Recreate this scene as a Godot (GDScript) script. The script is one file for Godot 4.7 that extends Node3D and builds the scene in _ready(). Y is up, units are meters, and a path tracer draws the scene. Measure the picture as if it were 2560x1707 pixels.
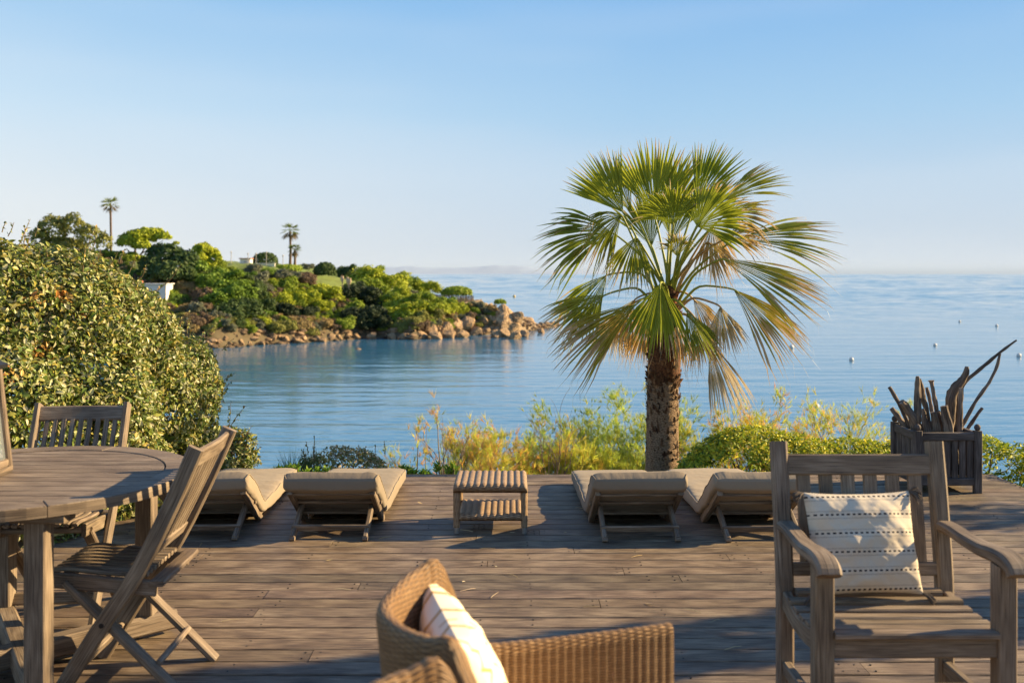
extends Node3D

# ---------------------------------------------------------------- mesh builder
class MB:
	var v := PackedVector3Array()
	var nn := PackedVector3Array()
	var uv := PackedVector2Array()
	var c := PackedColorArray()
	var ix := PackedInt32Array()
	var col := Color.WHITE
	var uo := Vector2.ZERO

	func put(p: Vector3, n: Vector3, t: Vector2) -> int:
		v.append(p)
		nn.append(n)
		uv.append(t)
		c.append(col)
		return v.size() - 1

	func tri(a: Vector3, b: Vector3, d: Vector3, ta := Vector2.ZERO, tb := Vector2.ZERO, td := Vector2.ZERO) -> void:
		var n := (b - a).cross(d - a).normalized()
		var i := put(a, n, ta)
		put(b, n, tb)
		put(d, n, td)
		ix.append_array(PackedInt32Array([i, i + 1, i + 2]))

	func quad(a: Vector3, b: Vector3, d: Vector3, e: Vector3, ta := Vector2.ZERO, tb := Vector2.ZERO, td := Vector2.ZERO, te := Vector2.ZERO) -> void:
		var n := (d - a).cross(e - b).normalized()
		var i := put(a, n, ta)
		put(b, n, tb)
		put(d, n, td)
		put(e, n, te)
		ix.append_array(PackedInt32Array([i, i + 1, i + 2, i, i + 2, i + 3]))

	# rings of points joined into a skin; unit: texture runs 0..1 both ways, else metres
	func loft(rings: Array, smooth := true, cap := true, closed := true, unit := false) -> void:
		var m: int = rings.size()
		var k: int = rings[0].size()
		var cols := k + 1 if closed else k
		var per := PackedFloat32Array()
		var run := PackedFloat32Array()
		var s := 0.0
		for j in cols:
			if j > 0:
				s += rings[m / 2][j % k].distance_to(rings[m / 2][j - 1])
			per.append(s)
		s = 0.0
		for i in m:
			if i > 0:
				s += rings[i][0].distance_to(rings[i - 1][0])
			run.append(s)
		if unit:
			for j in cols:
				per[j] = float(j) / (cols - 1)
			for i in m:
				run[i] = float(i) / (m - 1)
		if smooth:
			var base := v.size()
			for i in m:
				var r: PackedVector3Array = rings[i]
				var ra: PackedVector3Array = rings[mini(i + 1, m - 1)]
				var rb: PackedVector3Array = rings[maxi(i - 1, 0)]
				for j in cols:
					var jj := j % k
					var a := ra[jj] - rb[jj]
					var b: Vector3
					if closed:
						b = r[(jj + 1) % k] - r[(jj - 1 + k) % k]
					else:
						b = r[mini(jj + 1, k - 1)] - r[maxi(jj - 1, 0)]
					var n := a.cross(b)
					if n.length_squared() < 1e-16:
						b = (ra[(jj + 1) % k] + rb[(jj + 1) % k]) - (ra[(jj - 1 + k) % k] + rb[(jj - 1 + k) % k])
						n = a.cross(b)
					if n.length_squared() < 1e-18:
						n = Vector3.UP
					put(r[jj], n.normalized(), Vector2(run[i], per[j]) + uo)
			for i in m - 1:
				for j in cols - 1:
					var q := base + i * cols + j
					ix.append_array(PackedInt32Array([q, q + cols, q + cols + 1, q, q + cols + 1, q + 1]))
		else:
			for i in m - 1:
				for j in cols - 1:
					var j1 := (j + 1) % k
					quad(rings[i][j], rings[i + 1][j], rings[i + 1][j1], rings[i][j1], Vector2(run[i], per[j]) + uo, Vector2(run[i + 1], per[j]) + uo, Vector2(run[i + 1], per[j + 1]) + uo, Vector2(run[i], per[j + 1]) + uo)
		if cap and closed:
			fan(rings[0], false)
			fan(rings[m - 1], true)

	func fan(r: PackedVector3Array, other: bool) -> void:
		var k := r.size()
		var mid := Vector3.ZERO
		for p in r:
			mid += p
		mid /= k
		for j in k:
			var a := r[j]
			var b := r[(j + 1) % k]
			var ta := Vector2(a.distance_to(r[0]), 0.01 * j) + uo
			if other:
				tri(mid, a, b, ta, ta, ta)
			else:
				tri(mid, b, a, ta, ta, ta)

	# a straight bar with chamfered edges
	func beam(a: Vector3, b: Vector3, w: float, h: float, up := Vector3.UP, ch := 0.004) -> void:
		sweep([a, b], w, h, up, ch)

	# a bar of w across and h along up that follows a path
	func sweep(path: Array, w: float, h: float, up := Vector3.UP, ch := 0.004, smooth := false, taper := []) -> void:
		var rings := []
		var m := path.size()
		for i in m:
			var d: Vector3 = (path[mini(i + 1, m - 1)] - path[maxi(i - 1, 0)]).normalized()
			var side := d.cross(up)
			if side.length() < 1e-4:
				side = d.cross(Vector3.RIGHT)
			side = side.normalized()
			var u := side.cross(d)
			var t: float = taper[i] if taper.size() else 1.0
			var x := w * 0.5 * t
			var y := h * 0.5 * t
			var e := minf(ch, minf(x, y) * 0.9)
			var r := PackedVector3Array()
			for q in [Vector2(x - e, y), Vector2(x, y - e), Vector2(x, -y + e), Vector2(x - e, -y), Vector2(-x + e, -y), Vector2(-x, -y + e), Vector2(-x, y - e), Vector2(-x + e, y)]:
				r.append(path[i] + side * q.x + u * q.y)
			rings.append(r)
		loft(rings, smooth, true)

	func tube(path: Array, radii: Array, k := 8, cap := true) -> void:
		var rings := []
		var m := path.size()
		var side := Vector3.ZERO
		for i in m:
			var d: Vector3 = (path[mini(i + 1, m - 1)] - path[maxi(i - 1, 0)]).normalized()
			if i == 0:
				side = d.cross(Vector3.UP if absf(d.y) < 0.9 else Vector3.RIGHT).normalized()
			else:
				side = (side - d * side.dot(d)).normalized()
			var u := d.cross(side)
			var r := PackedVector3Array()
			for j in k:
				var a := TAU * j / k
				r.append(path[i] + (side * cos(a) + u * sin(a)) * float(radii[i]))
			rings.append(r)
		loft(rings, true, cap)

	# a flat outline in x and z, with thickness
	func slab(poly: Array, y0: float, y1: float) -> void:
		var lo := PackedVector3Array()
		var hi := PackedVector3Array()
		var hi2 := PackedVector3Array()
		var mid := Vector2.ZERO
		for p in poly:
			mid += p
		mid /= poly.size()
		for p in poly:
			var q: Vector2 = p + (mid - p).normalized() * 0.003
			lo.append(Vector3(p.x, y0, p.y))
			hi.append(Vector3(p.x, y1 - 0.003, p.y))
			hi2.append(Vector3(q.x, y1, q.y))
		var k := poly.size()
		for j in k:
			var j1 := (j + 1) % k
			quad(lo[j], lo[j1], hi[j1], hi[j], Vector2(lo[j].x, y0) + uo, Vector2(lo[j1].x, y0) + uo, Vector2(hi[j1].x, y1) + uo, Vector2(hi[j].x, y1) + uo)
			quad(hi[j], hi[j1], hi2[j1], hi2[j], Vector2(lo[j].x, lo[j].z) + uo, Vector2(lo[j1].x, lo[j1].z) + uo, Vector2(hi[j1].x, lo[j1].z) + uo, Vector2(hi[j].x, lo[j].z) + uo)
		for j in k:
			var j1 := (j + 1) % k
			var cm := Vector3(mid.x, y1, mid.y)
			tri(cm, hi2[j], hi2[j1], Vector2(mid.x, mid.y) + uo, Vector2(hi2[j].x, hi2[j].z) + uo, Vector2(hi2[j1].x, hi2[j1].z) + uo)
			tri(Vector3(mid.x, y0, mid.y), lo[j1], lo[j])

	func leaf(at: Vector3, d: Vector3, up: Vector3, l: float, w: float, fold := 0.25, curl := 0.2) -> void:
		var s := d.cross(up).normalized()
		var u := s.cross(d).normalized()
		var m1 := at + d * l * 0.38
		var m2 := at + d * l * 0.72 - u * curl * l * 0.25
		var tip := at + d * l - u * curl * l * 0.6
		var a1 := m1 + s * w * 0.5 + u * fold * w * 0.5
		var b1 := m1 - s * w * 0.5 + u * fold * w * 0.5
		var a2 := m2 + s * w * 0.38 + u * fold * w * 0.4
		var b2 := m2 - s * w * 0.38 + u * fold * w * 0.4
		tri(at, a1, m1)
		tri(at, m1, b1)
		quad(m1, a1, a2, m2)
		quad(m1, m2, b2, b1)
		tri(m2, a2, tip)
		tri(m2, tip, b2)

	func mesh() -> ArrayMesh:
		var a := []
		a.resize(Mesh.ARRAY_MAX)
		var out := PackedInt32Array()
		out.resize(ix.size())
		for i in range(0, ix.size(), 3):
			out[i] = ix[i]
			out[i + 1] = ix[i + 2]
			out[i + 2] = ix[i + 1]
		a[Mesh.ARRAY_VERTEX] = v
		a[Mesh.ARRAY_NORMAL] = nn
		a[Mesh.ARRAY_TEX_UV] = uv
		a[Mesh.ARRAY_COLOR] = c
		a[Mesh.ARRAY_INDEX] = out
		var m := ArrayMesh.new()
		m.add_surface_from_arrays(Mesh.PRIMITIVE_TRIANGLES, a)
		return m


var rng := RandomNumberGenerator.new()
var M := {}
var taken := {}
var noise := FastNoiseLite.new()
var rough_noise := FastNoiseLite.new()

func r(a: float, b: float) -> float:
	return rng.randf_range(a, b)

func rv() -> Vector3:
	while true:
		var p := Vector3(r(-1, 1), r(-1, 1), r(-1, 1))
		if p.length_squared() < 1.0 and p.length_squared() > 0.01:
			return p.normalized()
	return Vector3.UP

func numbered(called: String) -> String:
	taken[called] = taken.get(called, -1) + 1
	return called if taken[called] == 0 else "%s_%03d" % [called, taken[called]]

func tag(o: Node, label: String, category: String, group := "") -> Node:
	o.set_meta("label", label)
	o.set_meta("category", category)
	if group:
		o.set_meta("group", group)
	return o

func thing(called: String, label: String, category: String, at := Vector3.ZERO, turn := 0.0, group := "") -> Node3D:
	var o := Node3D.new()
	o.name = numbered(called)
	add_child(o)
	o.position = at
	o.rotation.y = turn
	tag(o, label, category, group)
	return o

func part(called: String, mb, mat: Material, parent: Node) -> MeshInstance3D:
	var o := MeshInstance3D.new()
	o.name = called
	o.mesh = mb.mesh() if mb is MB else mb
	o.material_override = mat
	parent.add_child(o, true)
	return o

func solo(called: String, mb, mat: Material, label: String, category: String, at := Vector3.ZERO, group := "") -> MeshInstance3D:
	var o := part(numbered(called), mb, mat, self)
	o.position = at
	tag(o, label, category, group)
	return o

func struct(called: String, mb, mat: Material) -> MeshInstance3D:
	var o := part(called, mb, mat, self)
	o.set_meta("kind", "structure")
	return o

func copy(o: Node3D, called: String, label: String, at: Vector3, turn := 0.0, group := "") -> Node3D:
	var d: Node3D = o.duplicate()
	d.name = numbered(called)
	add_child(d)
	d.position = at
	d.rotation = Vector3(0, turn, 0)
	tag(d, label, o.get_meta("category"), group)
	return d

# a cloud of small meshes, each with a place and a colour
func scatter(called: String, mesh: Mesh, mat: Material, places: Array, tints: Array, parent: Node, stuff := true) -> MultiMeshInstance3D:
	var mm := MultiMesh.new()
	mm.transform_format = MultiMesh.TRANSFORM_3D
	mm.use_colors = true
	mm.mesh = mesh
	mm.instance_count = places.size()
	for i in places.size():
		mm.set_instance_transform(i, places[i])
		mm.set_instance_color(i, tints[i])
	var o := MultiMeshInstance3D.new()
	o.name = called
	o.multimesh = mm
	o.material_override = mat
	if stuff:
		o.set_meta("kind", "stuff")
	parent.add_child(o, true)
	return o

# the point that a lens of 1000 pixels focal length at eye height 1.5 shows at x, y, at a depth in metres
func at(x: float, y: float, d: float) -> Vector3:
	return Vector3((x - 512.0) * d / 1000.0, 1.5 - (y - 273.5) * d / 1000.0, -d)

func basis_to(d: Vector3, up: Vector3) -> Basis:
	var z := d.normalized()
	var x := up.cross(z)
	if x.length() < 1e-4:
		x = Vector3.RIGHT.cross(z)
	x = x.normalized()
	return Basis(x, z.cross(x), z)

# ---------------------------------------------------------------- textures and materials
func streaks(seed_: int, w: int, h: int, sw: int, sh: int, f: float) -> PackedByteArray:
	var n := FastNoiseLite.new()
	n.seed = seed_
	n.frequency = f
	n.fractal_octaves = 3
	var im := n.get_seamless_image(sw, sh)
	im.convert(Image.FORMAT_L8)
	im.resize(w, h, Image.INTERPOLATE_CUBIC)
	return im.get_data()

# weathered wood: grain along u; returns [albedo, height]
func wood(seed_: int, dark: Color, mid: Color, pale: Color, crack := 0.25) -> Array:
	var w := 1024
	var h := 512
	var a := streaks(seed_, w, h, 32, 512, 0.30)
	var b := streaks(seed_ + 7, w, h, 128, 256, 0.12)
	var d := streaks(seed_ + 13, w, h, 256, 128, 0.022)
	var e := streaks(seed_ + 19, w, h, 1024, 512, 0.5)
	var px := PackedByteArray()
	px.resize(w * h * 3)
	var hp := PackedByteArray()
	hp.resize(w * h)
	for i in w * h:
		var t := (a[i] * 0.55 + b[i] * 0.3 + d[i] * 0.40 + e[i] * 0.2) / 370.0
		t = clampf((t - 0.5) * 1.9 + 0.5, 0.0, 1.0)
		var q := dark.lerp(mid, t * 2.0) if t < 0.5 else mid.lerp(pale, t * 2.0 - 1.0)
		var k := 1.0
		if a[i] < 92:
			k = 1.0 - crack * minf(1.0, (92 - a[i]) / 40.0)
		px[i * 3] = int(clampf(q.r * k, 0, 1) * 255)
		px[i * 3 + 1] = int(clampf(q.g * k, 0, 1) * 255)
		px[i * 3 + 2] = int(clampf(q.b * k, 0, 1) * 255)
		hp[i] = int(clampf((a[i] * 0.65 + e[i] * 0.2 + b[i] * 0.15), 0, 255))
	return [ImageTexture.create_from_image(Image.create_from_data(w, h, false, Image.FORMAT_RGB8, px)), ImageTexture.create_from_image(Image.create_from_data(w, h, false, Image.FORMAT_L8, hp))]

func mat(called: String, color := Color.WHITE, rough := 0.8, vc := true) -> StandardMaterial3D:
	var m := StandardMaterial3D.new()
	m.resource_name = called
	m.albedo_color = color
	m.roughness = rough
	m.vertex_color_use_as_albedo = vc
	m.metallic_specular = 0.4
	return m

func wood_mat(called: String, tx: Array, rough := 0.75, relief := 0.12) -> StandardMaterial3D:
	var m := mat(called, Color.WHITE, rough)
	m.albedo_texture = tx[0]
	m.uv1_scale = Vector3(0.5, 2.0, 1)
	m.heightmap_enabled = true
	m.heightmap_scale = relief
	m.heightmap_texture = tx[1]
	return m

func noise_tex(seed_: int, f: float, ramp: Array, size := 512, oct := 4) -> NoiseTexture2D:
	var n := FastNoiseLite.new()
	n.seed = seed_
	n.frequency = f
	n.fractal_octaves = oct
	var t := NoiseTexture2D.new()
	t.width = size
	t.height = size
	t.seamless = true
	t.noise = n
	if ramp.size():
		var g := Gradient.new()
		g.offsets = PackedFloat32Array(range(ramp.size()).map(func(i): return float(i) / (ramp.size() - 1)))
		g.colors = PackedColorArray(ramp)
		t.color_ramp = g
	return t

func leaf_mat(called: String, back: float, rough := 0.5) -> StandardMaterial3D:
	var m := mat(called, Color.WHITE, rough)
	m.backlight_enabled = back > 0.0
	m.backlight = Color(back, back, back).linear_to_srgb()
	return m

func weave(w: int, h: int, cols: int, rows: int, seed_: int, dark: Color, mid: Color, pale: Color) -> Array:
	var px := PackedByteArray()
	px.resize(w * h * 3)
	var hp := PackedByteArray()
	hp.resize(w * h)
	var rr := RandomNumberGenerator.new()
	rr.seed = seed_
	var tone := PackedFloat32Array()
	for i in rows * 4:
		tone.append(rr.randf())
	for y in h:
		var row := int(float(y) / h * rows)
		var fy := float(y) / h * rows - row
		var round_ := sqrt(maxf(0.0, 1.0 - pow(2.0 * fy - 1.0, 2.0)))
		for x in w:
			var fx := float(x) / w * cols
			var over := 0.5 + 0.5 * cos((fx + float(row % 2)) * PI)
			var t := round_ * (0.35 + 0.65 * over)
			var b: float = tone[(row * 4 + int(fx * 0.5) * 3) % tone.size()] * 0.5 + rr.randf() * 0.12
			var q := dark.lerp(mid.lerp(pale, b), clampf(t * 1.25 + 0.1, 0, 1))
			var i := y * w + x
			px[i * 3] = int(q.r * 255)
			px[i * 3 + 1] = int(q.g * 255)
			px[i * 3 + 2] = int(q.b * 255)
			hp[i] = int(t * 255)
	return [ImageTexture.create_from_image(Image.create_from_data(w, h, false, Image.FORMAT_RGB8, px)), ImageTexture.create_from_image(Image.create_from_data(w, h, false, Image.FORMAT_L8, hp))]

func weave_mat(called: String, tx: Array, sc: Vector3) -> StandardMaterial3D:
	var m := mat(called, Color.WHITE, 0.55)
	m.albedo_texture = tx[0]
	m.uv1_scale = sc
	m.heightmap_enabled = true
	m.heightmap_scale = 0.4
	m.heightmap_texture = tx[1]
	return m

func striped_cloth() -> ImageTexture:
	var s := 768
	var im := Image.create(s, s, false, Image.FORMAT_RGB8)
	im.fill(Color(0.77, 0.715, 0.62))
	var rr := RandomNumberGenerator.new()
	rr.seed = 5
	for k in 6:
		var y := int(s * (0.055 + k * 0.178))
		for off in [-30, -24, 22, 28]:
			for x in range(0, s, 6):
				im.fill_rect(Rect2i(x, y + off, 4, 3), Color(0.52, 0.48, 0.44))
		var x := 6
		while x < s:
			im.fill_rect(Rect2i(x, y - 7, 19, 13), Color(0.13, 0.12, 0.15))
			x += 36
	for i in 26000:
		var x := rr.randi_range(0, s - 6)
		var y := rr.randi_range(0, s - 2)
		var q := im.get_pixel(x, y)
		im.fill_rect(Rect2i(x, y, 5, 1), q.lightened(0.06) if rr.randf() > 0.5 else q.darkened(0.06))
	return ImageTexture.create_from_image(im)

func zigzag_cloth() -> ImageTexture:
	var s := 512
	var im := Image.create(s, s, false, Image.FORMAT_RGB8)
	im.fill(Color(0.90, 0.84, 0.72))
	for band in 5:
		var x0 := 22 + band * 116
		for y in s:
			var z := absf(fmod(y / 26.0, 2.0) - 1.0)
			im.fill_rect(Rect2i(clampi(x0 + int(z * 34), 0, s - 15), y, 14, 1), Color(0.68, 0.53, 0.30))
			if band % 2 == 1 and y % 40 < 22:
				im.fill_rect(Rect2i(clampi(x0 + 62, 0, s - 8), y, 7, 1), Color(0.70, 0.56, 0.34))
	return ImageTexture.create_from_image(im)

func materials() -> void:
	M.deck = wood_mat("weathered_deck_wood", wood(3, Color(0.26, 0.205, 0.155), Color(0.435, 0.365, 0.285), Color(0.62, 0.545, 0.44), 0.55), 0.62, 0.16)
	var teak := wood(41, Color(0.325, 0.27, 0.215), Color(0.465, 0.40, 0.325), Color(0.60, 0.54, 0.46), 0.3)
	M.teak = wood_mat("grey_teak", teak, 0.7, 0.08)
	M.old_wood = wood_mat("dark_old_wood", wood(77, Color(0.17, 0.145, 0.13), Color(0.32, 0.285, 0.26), Color(0.48, 0.44, 0.405), 0.4), 0.8, 0.2)
	M.drift = wood_mat("driftwood_bark", wood(91, Color(0.22, 0.18, 0.15), Color(0.47, 0.40, 0.335), Color(0.74, 0.67, 0.58), 0.6), 0.85, 0.6)
	M.screw = mat("dark_screw", Color(0.12, 0.11, 0.11), 0.6, false)
	var wv := weave(256, 256, 8, 24, 4, Color(0.25, 0.18, 0.12), Color(0.62, 0.50, 0.37), Color(0.80, 0.70, 0.56))
	M.wicker = weave_mat("wicker", wv, Vector3(3.2, 8.3, 1))
	M.rattan = weave_mat("rattan", weave(256, 256, 8, 24, 8, Color(0.20, 0.135, 0.075), Color(0.52, 0.385, 0.23), Color(0.70, 0.56, 0.38)), Vector3(5.8, 8.3, 1))
	M.fabric = mat("taupe_canvas", Color(0.515, 0.458, 0.375), 0.9)
	M.fabric.heightmap_enabled = true
	M.fabric.heightmap_scale = 0.3
	M.fabric.heightmap_texture = noise_tex(12, 0.012, [], 512, 5)
	M.fabric.uv1_scale = Vector3(1.6, 1.6, 1)
	M.fabric.rim_enabled = true
	M.fabric.rim = 0.3
	M.stripe = mat("striped_cotton", Color.WHITE, 0.95)
	M.stripe.albedo_texture = striped_cloth()
	M.zigzag = mat("zigzag_cotton", Color.WHITE, 0.95)
	M.zigzag.albedo_texture = zigzag_cloth()
	M.tassel = mat("dark_tassel", Color(0.33, 0.29, 0.25), 1.0, false)
	M.steel = mat("pale_metal_foot", Color(0.7, 0.69, 0.66), 0.35, false)
	M.steel.metallic = 0.8
	M.hedge_leaf = leaf_mat("silverberry_leaf", 0.42, 0.42)
	M.leaf = leaf_mat("glossy_leaf", 0.7, 0.55)
	M.feather = leaf_mat("feathery_leaf", 0.9, 0.7)
	M.frond = leaf_mat("palm_blade", 0.8, 0.38)
	M.far_leaf = leaf_mat("far_foliage", 0.5, 0.7)
	M.twig = mat("twig_bark", Color(0.50, 0.42, 0.31), 0.9, false)
	M.dead_twig = mat("grey_twig", Color(0.47, 0.42, 0.38), 0.9, false)
	M.petiole = mat("palm_stalk", Color.WHITE, 0.5)
	M.petiole.backlight_enabled = true
	M.petiole.backlight = Color(0.4, 0.4, 0.4)
	M.trunk = mat("palm_trunk", Color.WHITE, 0.95)
	M.trunk.albedo_texture = noise_tex(5, 0.03, [Color(0.28, 0.215, 0.155), Color(0.54, 0.445, 0.34), Color(0.72, 0.62, 0.49)])
	M.trunk.uv1_scale = Vector3(6.0, 2.6, 1)
	M.trunk.heightmap_enabled = true
	M.trunk.heightmap_scale = 1.0
	M.trunk.heightmap_texture = noise_tex(6, 0.05, [], 512, 5)
	M.boot = mat("palm_boot", Color.WHITE, 0.9)
	M.boot.albedo_texture = noise_tex(9, 0.02, [Color(0.35, 0.27, 0.2), Color(0.8, 0.7, 0.6), Color(1, 0.95, 0.9)])
	M.boot.uv1_scale = Vector3(4, 4, 1)
	M.soil = mat("dry_bank_soil", Color.WHITE, 0.95)
	M.soil.albedo_texture = noise_tex(21, 0.02, [Color(0.26, 0.22, 0.14), Color(0.42, 0.37, 0.24), Color(0.56, 0.49, 0.34)])
	M.soil.uv1_triplanar = true
	M.soil.uv1_world_triplanar = true
	M.soil.uv1_scale = Vector3(0.25, 0.25, 0.25)
	M.land = mat("headland_ground", Color.WHITE, 0.95)
	M.land.albedo_texture = noise_tex(22, 0.02, [Color(0.72, 0.66, 0.6), Color(0.95, 0.93, 0.88), Color(1, 1, 0.97)])
	M.land.uv1_triplanar = true
	M.land.uv1_world_triplanar = true
	M.land.uv1_scale = Vector3(0.06, 0.06, 0.06)
	M.rock = mat("tan_rock", Color.WHITE, 0.9)
	M.rock.albedo_texture = noise_tex(23, 0.012, [Color(0.34, 0.27, 0.20), Color(0.56, 0.455, 0.33), Color(0.69, 0.575, 0.43), Color(0.79, 0.69, 0.55)])
	M.rock.uv1_triplanar = true
	M.rock.uv1_scale = Vector3(0.6, 0.6, 0.6)
	M.rock.heightmap_enabled = true
	M.rock.heightmap_scale = 25.0
	M.rock.heightmap_texture = noise_tex(24, 0.02, [], 512, 5)
	M.rubble = mat("shore_rubble_stone", Color(0.62, 0.52, 0.40), 0.9)
	M.white_wall = mat("whitewashed_wall", Color(0.86, 0.83, 0.77), 0.9, false)
	M.roof_tile = mat("terracotta", Color(0.60, 0.38, 0.27), 0.9, false)
	M.grey_post = mat("grey_post", Color(0.62, 0.60, 0.57), 0.7, false)
	M.fence_wood = mat("silvered_fence", Color(0.48, 0.41, 0.335), 0.9)
	M.buoy = mat("white_buoy", Color(0.80, 0.77, 0.72), 0.5)
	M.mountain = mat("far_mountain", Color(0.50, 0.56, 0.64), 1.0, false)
	M.glass = mat("lantern_glass", Color(0.9, 0.95, 0.95, 0.12), 0.05, false)
	M.glass.transparency = BaseMaterial3D.TRANSPARENCY_ALPHA
	M.dark_metal = mat("dark_metal", Color(0.10, 0.09, 0.085), 0.5, false)
	M.candle = mat("candle_wax", Color(0.88, 0.85, 0.78), 0.6, false)
	M.sea = mat("sea_water", Color(0.035, 0.135, 0.24).linear_to_srgb(), 0.06, false)
	M.sea.metallic_specular = 0.5
	var n := FastNoiseLite.new()
	n.seed = 31
	n.frequency = 0.02
	n.fractal_octaves = 5
	n.fractal_gain = 0.55
	var t := NoiseTexture2D.new()
	t.width = 1024
	t.height = 1024
	t.seamless = true
	t.noise = n
	t.as_normal_map = true
	t.bump_strength = 3.0
	M.sea.normal_enabled = true
	M.sea.normal_texture = t
	M.sea.normal_scale = 0.26

# ---------------------------------------------------------------- air, land and sea
const SUN := Vector3(0.895, 0.39, -0.215)

func lin(r_: float, g_: float, b_: float) -> Color:
	return Color(r_ / 255.0, g_ / 255.0, b_ / 255.0).srgb_to_linear()

func ramp(keys: Array, x: float):
	if x <= keys[0][0]:
		return keys[0][1]
	for i in range(1, keys.size()):
		if x <= keys[i][0]:
			var t: float = (x - keys[i - 1][0]) / (keys[i][0] - keys[i - 1][0])
			return lerp(keys[i - 1][1], keys[i][1], t)
	return keys[-1][1]

func sky_image() -> ImageTexture:
	var far_side := [[0.0, lin(208, 217, 226)], [0.07, lin(197, 216, 233)], [0.156, lin(167, 206, 237)], [0.264, lin(136, 187, 235)], [0.64, lin(92, 142, 216)], [1.0, lin(66, 116, 200)]]
	var sun_side := [[0.0, lin(249, 246, 240)], [0.07, lin(245, 247, 245)], [0.156, lin(219, 237, 249)], [0.264, lin(158, 205, 241)], [0.64, lin(105, 158, 228)], [1.0, lin(72, 124, 206)]]
	var w := 512
	var h := 256
	var sun := SUN.normalized()
	var im := Image.create(w, h, false, Image.FORMAT_RGBF)
	var wisp := FastNoiseLite.new()
	wisp.seed = 8
	wisp.frequency = 0.9
	wisp.fractal_octaves = 4
	for y in h:
		var el := (0.5 - (y + 0.5) / h) * PI
		var s := maxf(sin(el), 0.0)
		var a: Color = ramp(far_side, s)
		var b: Color = ramp(sun_side, s)
		for x in w:
			var az := ((x + 0.5) / w - 0.5) * TAU
			var d := Vector3(sin(az) * cos(el), sin(el), -cos(az) * cos(el))
			var g := (d.dot(sun) + 0.26) / 0.87
			var q := a.lerp(b, clampf(g, 0.0, 1.0))
			if g > 1.0:
				q = q * (1.0 + 1.1 * pow(g - 1.0, 1.4))
			if el > 0.0:
				var wv := wisp.get_noise_3d(d.x * 1.3, d.y * 16.0, d.z * 1.3)
				q = q.lerp(Color(0.84, 0.88, 0.92), clampf(wv * 0.35, 0.0, 0.10))
			else:
				q = q.lerp(Color(0.10, 0.16, 0.22), smoothstep(0.0, 0.12, -sin(el)))
			im.set_pixel(x, y, Color(q.r, q.g, q.b))
	return ImageTexture.create_from_image(im)

func camera_and_light() -> void:
	var cam := Camera3D.new()
	cam.name = "camera"
	cam.projection = Camera3D.PROJECTION_FRUSTUM
	cam.near = 0.05
	cam.far = 90000.0
	cam.size = 0.05 * 0.682
	cam.frustum_offset = Vector2(0, -0.05 * 0.0675)
	cam.position = Vector3(0, 1.5, 0)
	var lens := CameraAttributesPhysical.new()
	lens.frustum_focal_length = 35.0
	lens.frustum_focus_distance = 6.4
	lens.exposure_aperture = 3.5
	add_child(cam)
	var size := cam.size
	var off := cam.frustum_offset
	cam.attributes = lens
	cam.projection = Camera3D.PROJECTION_FRUSTUM
	cam.near = 0.05
	cam.far = 90000.0
	cam.size = size
	cam.frustum_offset = off
	cam.current = true
	var env := Environment.new()
	env.background_mode = Environment.BG_SKY
	var sky := Sky.new()
	var sm := PanoramaSkyMaterial.new()
	sm.panorama = sky_image()
	sky.sky_material = sm
	env.sky = sky
	env.tonemap_mode = Environment.TONE_MAPPER_LINEAR
	env.tonemap_exposure = 2.9
	env.background_energy_multiplier = 0.35
	env.fog_enabled = true
	env.fog_density = 0.000007
	env.fog_light_color = Color(0.86, 0.93, 1.0)
	env.sdfgi_enabled = true
	env.ssao_enabled = true
	env.ssil_enabled = true
	var we := WorldEnvironment.new()
	we.name = "world_environment"
	we.environment = env
	add_child(we)
	var sun := DirectionalLight3D.new()
	sun.name = "sun"
	sun.light_energy = 1.6
	sun.light_color = Color(1.0, 0.89, 0.70)
	sun.light_angular_distance = 0.5
	sun.shadow_enabled = true
	add_child(sun)
	sun.look_at_from_position(SUN * 50.0, Vector3.ZERO)

const SHORE := [[-160.0, 120.0], [-80.0, 132.0], [-60.0, 138.0], [-42.0, 141.0], [-37.0, 149.0], [-31.7, 153.0], [-23.0, 164.0], [-15.7, 159.0], [-9.4, 171.0], [-2.0, 173.0], [4.0, 186.0], [8.0, 197.0], [11.0, 215.0]]
const HIGH := [[-160.0, 13.5], [-60.0, 12.8], [-43.0, 11.6], [-32.0, 9.0], [-20.7, 6.8], [-11.8, 5.1], [-6.0, 4.7], [-3.0, 3.6], [1.0, 2.2], [5.0, 0.6], [9.0, 0.1], [12.0, -1.5]]
const RUN := [[-160.0, 30.0], [-40.0, 31.0], [-25.0, 24.0], [-12.0, 11.0], [-4.0, 6.0], [8.0, 3.0]]
const DEEP := [[-160.0, 160.0], [-30.0, 110.0], [-12.0, 45.0], [0.0, 22.0], [8.0, 10.0]]

func land_h(x: float, d: float) -> float:
	var t: float = d - ramp(SHORE, x)
	if t < 0.0:
		return -9.0 + t * 0.3
	var run: float = ramp(RUN, x)
	var high: float = ramp(HIGH, x)
	var hh: float = high * (0.2 * minf(1.0, t / 2.0) + 0.8 * smoothstep(0.0, run, t))
	hh += (noise.get_noise_2d(x * 4.0, d * 4.0) * 0.9 + noise.get_noise_2d(x * 14.0, d * 14.0) * 0.35) * minf(1.0, t / 3.0) * minf(1.0, run / 15.0)
	if x > -15.0:
		hh += (absf(noise.get_noise_2d(x * 32.0, d * 24.0)) * 3.0 - 0.7) * smoothstep(-15.0, -8.0, x) * minf(1.0, t / 2.0) * minf(1.0, high / 3.0)
	hh += absf(noise.get_noise_2d(x * 45.0 + 9.0, d * 45.0)) * 0.9 * (1.0 - smoothstep(3.0, 6.0, t)) * minf(1.0, t)
	var back: float = ramp(DEEP, x) - t
	hh = lerpf(-2.0, hh, smoothstep(-4.0, 8.0, back))
	return -9.0 + hh

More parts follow.
